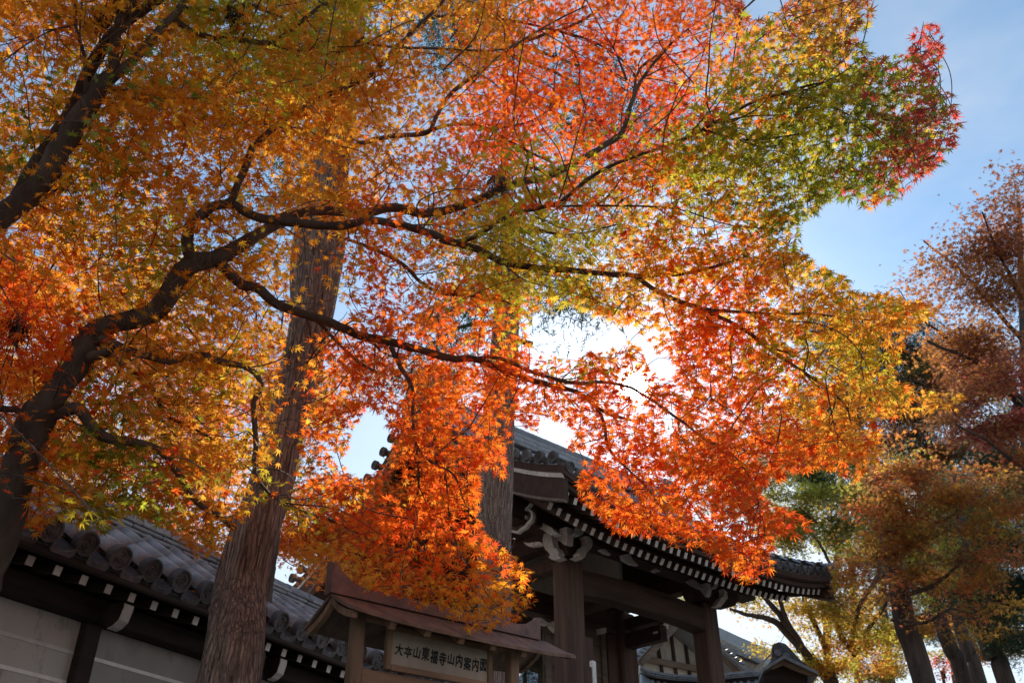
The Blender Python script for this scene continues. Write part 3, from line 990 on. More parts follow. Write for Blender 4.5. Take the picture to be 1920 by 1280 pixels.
# rafters seen under the gable overhang on the left
for k in range(9):
    vv = 0.5 + k*0.32
    if abs(vv-VRIDGE) < 0.1: continue
    zz = roofz(UC, vv) - 0.26
    beam('gable_rafter', (UA+0.25, vv, zz-0.12), (-0.1, vv, zz-0.12), 0.07, 0.10, M['wood'], gate, bevel=0.0)
# carved, white-painted bracket pieces on the two front columns.
# front faces lie on planes of their own, each is a carved block about 0.1 m thick
def carving(name, pts, axis, val, th, label=None, material='white'):
    loc = [on_plane(gate, axis, val, x, y) for x, y in pts]
    if axis == 1:
        return prism(name, [(p.x, p.z) for p in loc], val, val+th, 'y', M[material], gate)
    return prism(name, [(p.y, p.z) for p in loc], val, val+th, 'x', M[material], gate)
def zc(pts, ox, oy, k):
    return [(ox + x/k, oy + y/k) for x, y in pts]
Z4 = (940, 930, 9.844)
carving('bracket_tail', zc([(560,440),(620,400),(705,385),(745,475),(830,525),(930,575),(975,640),(1050,685),(920,725),(825,670),(770,625),(690,580),(600,520)], *Z4), 0, -0.62, 0.10)
carving('bracket_nose', zc([(785,690),(830,680),(925,735),(940,850),(970,960),(1010,950),(1060,1040),(1040,1085),(1110,1135),(960,1180),(870,1125),(900,1080),(855,1010),(810,980),(765,870),(760,800)], *Z4), 0, -0.42, 0.12)
carving('bracket_block', zc([(1070,600),(1205,560),(1220,740),(1210,885),(1155,895),(1100,840),(1020,795),(935,745),(1080,705)], *Z4), 0, -0.30, 0.12)
carving('bracket_wing', zc([(410,845),(490,860),(560,850),(700,835),(770,885),(680,905),(600,915),(520,928),(460,900)], *Z4), 0, -0.30, 0.08)
carving('bracket_tail', zc([(1465,470),(1540,490),(1575,550),(1560,600),(1520,640),(1515,690),(1460,728),(1360,685),(1400,630),(1440,555)], *Z4), 1, -0.40, 0.10)
carving('bracket_block', zc([(1485,400),(1570,410),(1610,440),(1615,505),(1560,490),(1490,460)], *Z4), 1, -0.44, 0.08)
carving('bracket_nose', zc([(1540,730),(1620,740),(1680,810),(1690,880),(1665,950),(1580,1040),(1555,1120),(1480,1168),(1365,1115),(1445,1090),(1435,1045),(1490,990),(1515,930),(1550,935),(1590,860),(1580,780)], *Z4), 1, -0.36, 0.12)
# scroll on the gable board
sc = zc([(540,130),(500,185),(450,230),(395,265),(365,330),(375,390),(410,415),(440,385),(435,355)], *Z4)
sc2 = zc([(480,240),(540,275),(565,340),(545,430),(480,500),(450,555),(390,590),(330,630),(300,660),(180,640)], *Z4)
def ribbon(name, pts, w, u, th):
    loc = [on_plane(gate, 0, u, x, y) for x, y in pts]
    q = catmull([(p.y, p.z, 0.0) for p in loc], 0.03)
    d = np.gradient(q[:, :2], axis=0)
    d /= np.linalg.norm(d, axis=1)[:, None]+1e-9
    nn = np.stack([-d[:, 1], d[:, 0]], 1)
    s = np.linspace(0, 1, len(q))
    ww = w*(0.55 + 0.45*np.sin(s*PI))[:, None]
    A, B = q[:, :2]+nn*ww/2, q[:, :2]-nn*ww/2
    return strip_prism(name, [tuple(x) for x in A], [tuple(x) for x in B], u, u+th, 'x', M['white'], gate)
ribbon('scroll_carving', sc, 0.045, -0.95, 0.05)
ribbon('scroll_carving', sc2, 0.05, -0.95, 0.05)
bk = [on_plane(gate, 0, -0.89, x, y) for x, y in zc([(150,90),(560,130),(580,330),(560,450),(470,520),(330,640),(150,640)], *Z4)]
prism('gable_pendant', [(p.y, p.z) for p in bk], -0.895, -0.80, 'x', M['palewood'], gate)
Z5 = (1160, 940, 3.764)
carving('bracket_tail', zc([(462,545),(515,537),(560,575),(575,605),(545,614),(500,592),(470,570)], *Z5), 0, 2.75, 0.10)
carving('bracket_block', zc([(575,582),(622,572),(628,620),(622,655),(608,668),(585,640),(568,612)], *Z5), 0, 2.82, 0.10)
carving('bracket_tail', zc([(695,518),(728,520),(728,550),(705,590),(690,612),(662,605),(680,570)], *Z5), 1, -0.34, 0.10)
carving('bracket_nose', zc([(738,615),(765,635),(770,680),(745,712),(720,742),(684,738),(705,712),(720,680),(740,670),(745,640)], *Z5), 1, -0.30, 0.10)
carving('column_scroll', zc([(690,625),(735,600),(790,620),(835,640),(848,690),(820,735),(770,750),(715,745),(690,700)], *Z5), 1, -0.16, 0.14, material='wood')
carving('beam_nose', zc([(25,375),(80,367),(100,410),(140,450),(90,440),(35,410)], *Z5), 1, -0.20, 0.06)
carving('beam_nose', zc([(240,485),(262,470),(300,490),(270,498)], *Z5), 1, -0.20, 0.06)
Z6 = (920, 920, 3.556)
carving('beam_nose', zc([(730,390),(765,388),(805,425),(770,415)], *Z6), 1, -0.20, 0.06)
carving('pendant_heart', zc([(828,625),(842,615),(852,628),(868,615),(878,632),(866,660),(850,675),(835,660)], *Z6), 1, 1.0, 0.08)
box('pendant_stem', 1.1, 1.6, 0.98, 1.12, 5.35, 5.55, M['wood'], gate) if False else None
carving('lintel_nose', zc([(735,915),(770,908),(772,945),(738,952)], *Z6), 1, 1.5, 0.1)
carving('cross_beam_nose', zc([(1160,852),(1185,870),(1190,915),(1150,935),(1115,945),(1112,932),(1150,905)], *Z6), 1, 0.9, 0.1)
carving('cross_beam_nose', zc([(960,760),(1005,705),(1030,703),(1020,735),(985,755),(960,775)], *Z6), 1, 1.4, 0.1)
carving('lintel_nose', zc([(925,740),(940,725),(940,770),(960,780),(955,805),(925,815),(915,790)], *Z6), 1, 1.45, 0.1)
carving('screen_carving', zc([(302,842),(340,845),(395,885),(380,895),(330,880)], *Z6), 1, 1.5, 0.08)
carving('screen_carving', zc([(405,870),(438,865),(438,940),(400,900)], *Z6), 1, 1.5, 0.08)

# thin white post standing beside the gate
b = P(1113, 1280, 11.2)
np_ = empty('marker_post', (b.x, b.y, 0), GA, 'thin pale wooden post standing upright beside the near gate column', 'post')
box('shaft', -0.035, 0.035, -0.03, 0.03, 0, P(1112, 1232, 11.2).z, M['white'], np_)
box('brace', -0.16, -0.04, -0.02, 0.02, 0.0, P(1112, 1246, 11.2).z, M['woodv'], np_)
# ================================================================== buildings beyond the gate
Z3 = (1160, 1120, 4.8)
bp = P(1272, 1165, 24)
hall = empty('gabled_hall', (bp.x, bp.y, 0), R(30), 'white plastered gable with dark upright timbers, seen through the gate bay', 'building')
def on_face(E, pts, yv):
    return [on_plane(E, 1, yv, x, y) for x, y in pts]
def face_prism(E, name, pts, y0, th, m, bevel=0.0):
    L = on_face(E, pts, y0)
    return prism(name, [(p.x, p.z) for p in L], y0, y0+th, 'y', M[m], E, bevel=bevel)
face_prism(hall, 'gable_wall', zc([(545,200),(300,490),(180,610),(180,900),(860,950),(860,640)], *Z3), 0.0, 0.12, 'plaster')
for a, b in (((352,420),(400,720)), ((466,280),(525,740)), ((580,270),(650,760)), ((722,450),(770,800))):
    p, q = on_face(hall, zc([a, b], *Z3), -0.04)
    beam('gable_stud', p, q, 0.09, 0.05, M['darkwood'], hall, up=(0, 1, 0))
p, q = on_face(hall, zc([(225,548),(860,672)], *Z3), -0.07)
beam('gable_beam', p, q, 0.14, 0.14, M['palewood'], hall)
for pts in ([(552,160),(590,215),(225,610),(195,560)], [(552,160),(600,200),(1120,650),(1060,660),(745,330)]):
    face_prism(hall, 'barge_board', zc(pts, *Z3), -0.75, 0.12, 'palewood')
ap, lf, rt = on_face(hall, zc([(552,150),(170,575),(1140,650)], *Z3), -0.9)
for e, nm in ((lf, 'roof_slope'), (rt, 'roof_slope')):
    v = [(ap.x, -0.9, ap.z), (e.x, -0.9, e.z), (e.x, 7, e.z), (ap.x, 7, ap.z)]
    v += [(x, y, z+0.10) for x, y, z in v]
    rs = link(nm, mesh(nm, v, boxv(0,1,0,1,0,1)[1], M['bluetile']), hall)
    n = 14
    edge = [Vector((ap.x, -0.93, ap.z+0.1)).lerp(Vector((e.x, -0.93, e.z+0.1)), (i+0.5)/n) for i in range(n)]
    em = barrel_mesh(0.4, 0.085, M['bluetile'], 'verge_tile', sides=5)
    for p in edge:
        link('verge_tile', em, hall, Matrix.Translation(p))
    rws = []
    for i in range(24):
        y = -0.4 + i*0.3
        rws.append((em, Matrix.Translation((0, 0, 0))))
    rowm = []
    for i in range(24):
        y = -0.5 + i*0.3
        A, B = Vector((ap.x, y, ap.z+0.12)), Vector((e.x, y, e.z+0.12))
        d = (A-B)
        mtx = Matrix.Translation(B) @ d.to_track_quat('Y', 'Z').to_matrix().to_4x4() @ Matrix.Diagonal((1, d.length/0.4, 1, 1))
        rowm.append((em, mtx))
    tag(link('roof_tiles', join_meshes('roof_tiles', rowm, M['bluetile']), hall), kind='stuff')

# broad bark roof behind it
bp = P(1390, 1200, 34)
bark = empty('bark_roofed_hall', (bp.x, bp.y, 0), R(30), 'broad pale grey bark roof rising behind the right gate column', 'building')
def curve_roof(E, name, crest, eave, depth, m):
    A = [on_plane(E, 1, depth, *p) for p in crest]
    B = [on_plane(E, 1, 0.0, *p) for p in eave]
    v, f = [], []
    n = len(A)
    for a, b in zip(A, B):
        for q in np.linspace(0, 1, 6):
            p = Vector(a).lerp(Vector(b), q)
            p.z -= 0.35*math.sin(q*PI)
            v.append(tuple(p))
    for a, b in zip(A, B):
        for q in np.linspace(0, 1, 6):
            p = Vector(a).lerp(Vector(b), q)
            v.append((p.x, p.y+0.2, p.z-0.45))
    o = 6*n
    for i in range(n-1):
        for j in range(5):
            f.append((6*i+j, 6*i+j+1, 6*i+7+j, 6*i+6+j))
            f.append((o+6*i+j, o+6*i+6+j, o+6*i+7+j, o+6*i+j+1))
        f.append((6*i+5, o+6*i+5, o+6*i+11, 6*i+11))
        f.append((6*i, 6*i+6, o+6*i+6, o+6*i))
    for j in range(5):
        f.append((j, o+j, o+j+1, j+1))
        e = 6*(n-1)
        f.append((e+j, e+j+1, o+e+j+1, o+e+j))
    return link(name, mesh(name, v, f, M[m]), E)
curve_roof(bark, 'roof', zc([(700,190),(910,268),(1090,352),(1250,420),(1400,478)], *Z3), zc([(680,330),(940,375),(1060,440),(1200,520),(1310,566)], *Z3), 3.0, 'barkroof')
face_prism(bark, 'wall', zc([(760,430),(1010,455),(1300,580),(1300,900),(760,900)], *Z3), 0.5, 0.4, 'palewood')
curve_roof(bark, 'lower_roof', zc([(760,420),(1000,452),(1160,520),(1300,575)], *Z3), zc([(760,530),(1010,545),(1130,610),(1290,680)], *Z3), 0.45, 'bluetile')
em = barrel_mesh(0.8, 0.13, M['bluetile'], 'cover_tile', sides=5)
for i in range(11):
    q = i/10
    x, y = 1010 + 275*q, 468 + 112*q
    p = on_plane(bark, 1, -0.15, *zc([(x, y+12)], *Z3)[0])
    link('cover_tile', em, bark, Matrix.Translation(p))

# low tiled wall roof across the foot of the gate
bp = P(1330, 1290, 19)
low = empty('low_tiled_roof', (bp.x, bp.y, 0), 0, 'low sagging tiled wall top with a sunlit ridge behind the gate columns', 'wall')
crest = zc([(190,600),(240,640),(330,662),(520,688),(720,697),(900,686),(1010,668),(1200,652),(1420,634),(1560,640)], *Z3)
for i, (dy, w) in enumerate(((0, 0.10), (15, 0.13), (30, 0.17), (45, 0.15))):
    A = on_face(low, [(x, y+dy/4.8) for x, y in crest], -w)
    c = [(p.x, p.z) for p in A]
    if i == 0:
        strip_prism('ridge_cover', [(x, z+0.0) for x, z in c], [(x, z-0.035) for x, z in c], -w, w, 'y', M['tile'], low)
    else:
        n = len(c)
        for a in range(n-1):
            strip_prism('ridge_tile', [(c[a][0]+0.006, c[a][1]), (c[a+1][0]-0.006, c[a+1][1])], [(c[a][0]+0.006, c[a][1]-0.022), (c[a+1][0]-0.006, c[a+1][1]-0.022)], -w, w, 'y', M['tile'], low)
A = on_face(low, crest, 0.0)
strip_prism('ridge_core', [(p.x, p.z-0.03) for p in A], [(p.x, p.z-0.55) for p in A], -0.09, 0.09, 'y', M['darkwood'], low)
em = barrel_mesh(1.6, 0.06, M['tile'], 'cover_tile', sides=5)
q = catmull([(p.x, p.z, 0) for p in A], 0.19)
for x, z, _ in q:
    link('cover_tile', em, low, Matrix.Translation((x-0.2, -1.45, z-1.15)) @ Matrix.Rotation(R(33), 4, 'X') @ Matrix.Rotation(R(-8), 4, 'Z'))
v = []
for x, z, _ in q: v += [(x, -0.05, z-0.22), (x, -1.5, z-1.2)]
link('roof_bed', mesh('roof_bed', v, [(2*i, 2*i+1, 2*i+3, 2*i+2) for i in range(len(q)-1)], M['tile']), low)
xs_ = [p.x for p in A]
box('wall_body', min(xs_), max(xs_), -0.5, 0.3, 0, min(p.z for p in A)-1.1, M['plaster'], low, bevel=0)

# small roofed side gate with an ornamental ridge end
bp = P(1470, 1235, 17.5)
side = empty('side_gate', (bp.x, bp.y, 0), R(-8), 'small tiled gable with round ridge-end tiles and a brown bargeboard under the yellow maple', 'gate')
face_prism(side, 'ridge_end_tile', zc([(1378,478),(1385,420),(1440,395),(1500,410),(1560,470),(1640,560),(1700,600),(1600,590),(1480,545),(1400,590),(1330,640),(1340,600),(1380,560)], *Z3), -0.1, 0.16, 'disc', bevel=0.01)
for x, y, r in ((1432, 492, 0.065), (1506, 526, 0.065), (1390, 560, 0.05)):
    p = on_plane(side, 1, -0.12, *zc([(x, y)], *Z3)[0])
    link('ridge_disc', disc_mesh(r, 0.02, M['tile'], 'ridge_disc', seg=14, dots=8), side, Matrix.Translation(p))
face_prism(side, 'barge_board', zc([(1475,555),(1560,592),(1700,640),(1790,668),(1790,700),(1690,690),(1560,640),(1480,602),(1390,640),(1370,632)], *Z3), -0.2, 0.08, 'signwoodh')
face_prism(side, 'gable_wall', zc([(1478,600),(1700,690),(1700,900),(1300,900),(1300,690)], *Z3), 0.0, 0.1, 'darkwood')
A, B, C = [on_plane(side, 1, -0.25, *p) for p in zc([(1490,545),(1300,660),(1800,690)], *Z3)]
for e in (B, C):
    v = [(A.x, -0.25, A.z), (e.x, -0.25, e.z), (e.x, 2.5, e.z), (A.x, 2.5, A.z)]
    v += [(x, y, z+0.06) for x, y, z in v]
    link('roof_slope', mesh('roof_slope', v, boxv(0,1,0,1,0,1)[1], M['tile']), side)
p0, p1 = P(1414, 1257, 17), P(1447, 1224, 17)
hp = empty('roof_pole', (p0.x, p0.y, 0), 0, 'pale slanting pole leaning on the low tiled roof beside the side gate', 'pole')
beam('shaft', (0, 0, p0.z), (p1.x-p0.x, p1.y-p0.y, p1.z), 0.03, 0.03, M['white'], hp)
# ================================================================== trees
PAL = {
 'o': [(0.80,0.27,0.014),(0.84,0.35,0.02),(0.74,0.20,0.014),(0.78,0.42,0.03)],
 'a': [(0.84,0.33,0.03),(0.86,0.42,0.045),(0.82,0.26,0.025),(0.74,0.46,0.05)],
 'e': [(0.58,0.05,0.05),(0.64,0.09,0.045),(0.42,0.05,0.04),(0.66,0.14,0.04)],
 'd': [(0.50,0.06,0.04),(0.24,0.22,0.04),(0.42,0.11,0.04),(0.18,0.22,0.04)],  # dark red and green, the lack of sunlight put into the colour
 'R': [(0.90,0.13,0.014),(0.88,0.20,0.016),(0.82,0.08,0.014),(0.92,0.28,0.02)],
 'r': [(0.74,0.05,0.016),(0.80,0.11,0.014),(0.60,0.035,0.018),(0.84,0.19,0.018)],
 'y': [(0.54,0.44,0.028),(0.42,0.40,0.025),(0.70,0.44,0.03),(0.30,0.35,0.025)],
 'g': [(0.16,0.23,0.022),(0.25,0.29,0.025),(0.11,0.17,0.02),(0.38,0.33,0.025)],
}
GRID = ["ooooyyayyoaoRRRRRrdadeee","oogooyyaaooRRRrRRaydgeee","ogoooooaoaRRRRrrRygygdee","goooaoooaaRRRRrRyyyygdee",
        "oogoaoooRoRRyyRyygggeeee","oaooyooaoRoyyyayoogggggg","RaoyoooaoRayyyaoRoaooRRR","RRoaoaaRRRRRyyaaRRayaooo",
        "RRaaayaaRRRRRRRRRRyyyaaa","oRgaaoaRRRRRRRRRRRaaaaaa","RoggaayRRRRRRRRRRRRaRaaa","RayyRayRRRRRRRRRRRRRRRRR",
        "oRygaoyaRRRRRRRRRRrrrrrr","oRygaoooaRooRRRRRRrrrrrr","ooooooooaoooRRRRRRrrrrrr","ooooooooaoooRRRRRRrrrrrr"]
# outline of the near maples' foliage and the openings in it, in picture pixels
OUTER = [(-260,-260),(1380,-260),(1392,-20),(1400,26),(1415,42),(1442,30),(1470,12),(1475,-30),(1480,-260),(1640,-260),(1643,0),(1640,25),(1625,54),(1596,64),(1622,80),(1640,104),(1706,104),(1712,60),(1733,38),(1763,46),(1771,97),(1756,146),(1760,168),(1785,174),(1793,208),(1801,236),(1790,272),(1770,290),(1760,314),(1745,322),(1711,340),(1686,372),(1660,383),(1618,394),(1600,372),(1553,376),(1514,408),(1498,426),(1500,456),(1530,500),(1583,516),(1597,542),(1681,553),(1725,563),(1758,581),(1728,604),(1697,632),(1693,676),(1665,690),(1683,708),(1725,728),(1806,738),(1798,768),(1756,775),(1705,780),(1640,790),(1646,815),(1650,863),(1634,883),(1600,902),(1560,880),(1500,880),(1440,900),(1420,925),(1450,945),(1500,965),(1525,985),(1500,1006),(1450,1000),(1440,1050),(1452,1045),(1432,1100),(1412,1102),(1385,1080),(1350,1065),(1338,1030),(1290,1020),(1265,1030),(1225,1005),(1150,1000),(1118,960),(1085,928),(1082,905),(1098,878),(1062,842),(1058,825),(1080,808),(1060,788),(1030,785),(1008,806),(985,800),(965,783),(955,830),(948,890),(925,895),(905,872),(895,905),(900,985),(935,1025),(965,1040),(1008,1085),(1005,1125),(975,1160),(930,1172),(905,1188),(860,1180),(835,1160),(800,1140),(700,1108),(625,1085),(560,1050),(520,985),(510,935),(440,985),(420,1035),(380,1050),(345,1020),(300,985),(240,962),(200,1000),(150,985),(100,975),(70,1012),(52,990),(42,950),(0,950),(-260,960)]
HOLES = [[(1005,582),(1030,590),(1065,568),(1112,592),(1150,600),(1195,612),(1212,640),(1245,668),(1268,688),(1262,716),(1238,712),(1218,690),(1205,655),(1180,640),(1150,656),(1100,664),(1060,676),(1018,658),(990,644),(985,618)],
         [(642,872),(664,800),(690,758),(724,785),(738,840),(708,885),(672,897)],
         [(855,600),(880,590),(885,612),(860,625)],
         [(1240,770),(1262,775),(1270,800),(1250,815)],
         [(505,985),(560,1050),(500,1050)],[(596,1052),(655,1050),(690,1112),(640,1128),(585,1130)],[(560,215),(575,235),(560,250)]]
SPARSE = [([(-50,40),(90,30),(120,130),(70,230),(-50,230)], 0.45), ([(480,280),(560,290),(560,350),(480,350)], 0.45),
          ([(760,20),(850,20),(860,150),(790,150)], 0.35), ([(560,430),(640,420),(650,620),(540,640)], 0.25),
          ([(450,640),(545,640),(500,900),(440,900)], 0.7), ([(1640,100),(1720,100),(1720,200),(1640,200)], 0.8),
          ([(1080,300),(1120,300),(1120,330),(1080,330)], 0.3), ([(640,440),(700,440),(700,560),(640,560)], 0.6),
          ([(900,620),(975,620),(970,660),(900,660)], 0.6), ([(60,985),(380,1010),(380,1070),(60,1050)], 0.6),
          ([(1200,560),(1260,560),(1270,700),(1200,690)], 0.55)]
DENSE = [([(530,60),(690,60),(680,430),(540,430)], 1.9), ([(890,-30),(1000,-30),(990,560),(890,560)], 1.8), ([(900,640),(970,640),(960,790),(890,790)], 1.5),
         ([(850,-100),(1390,-100),(1390,330),(850,330)], 1.3), ([(-50,-50),(540,-50),(540,330),(-50,330)], 1.2), ([(250,620),(700,620),(640,780),(250,800)], 1.2),
         ([(70,880),(420,900),(420,1040),(70,990)], 1.35), ([(1250,480),(1560,480),(1600,760),(1250,700)], 1.2)]
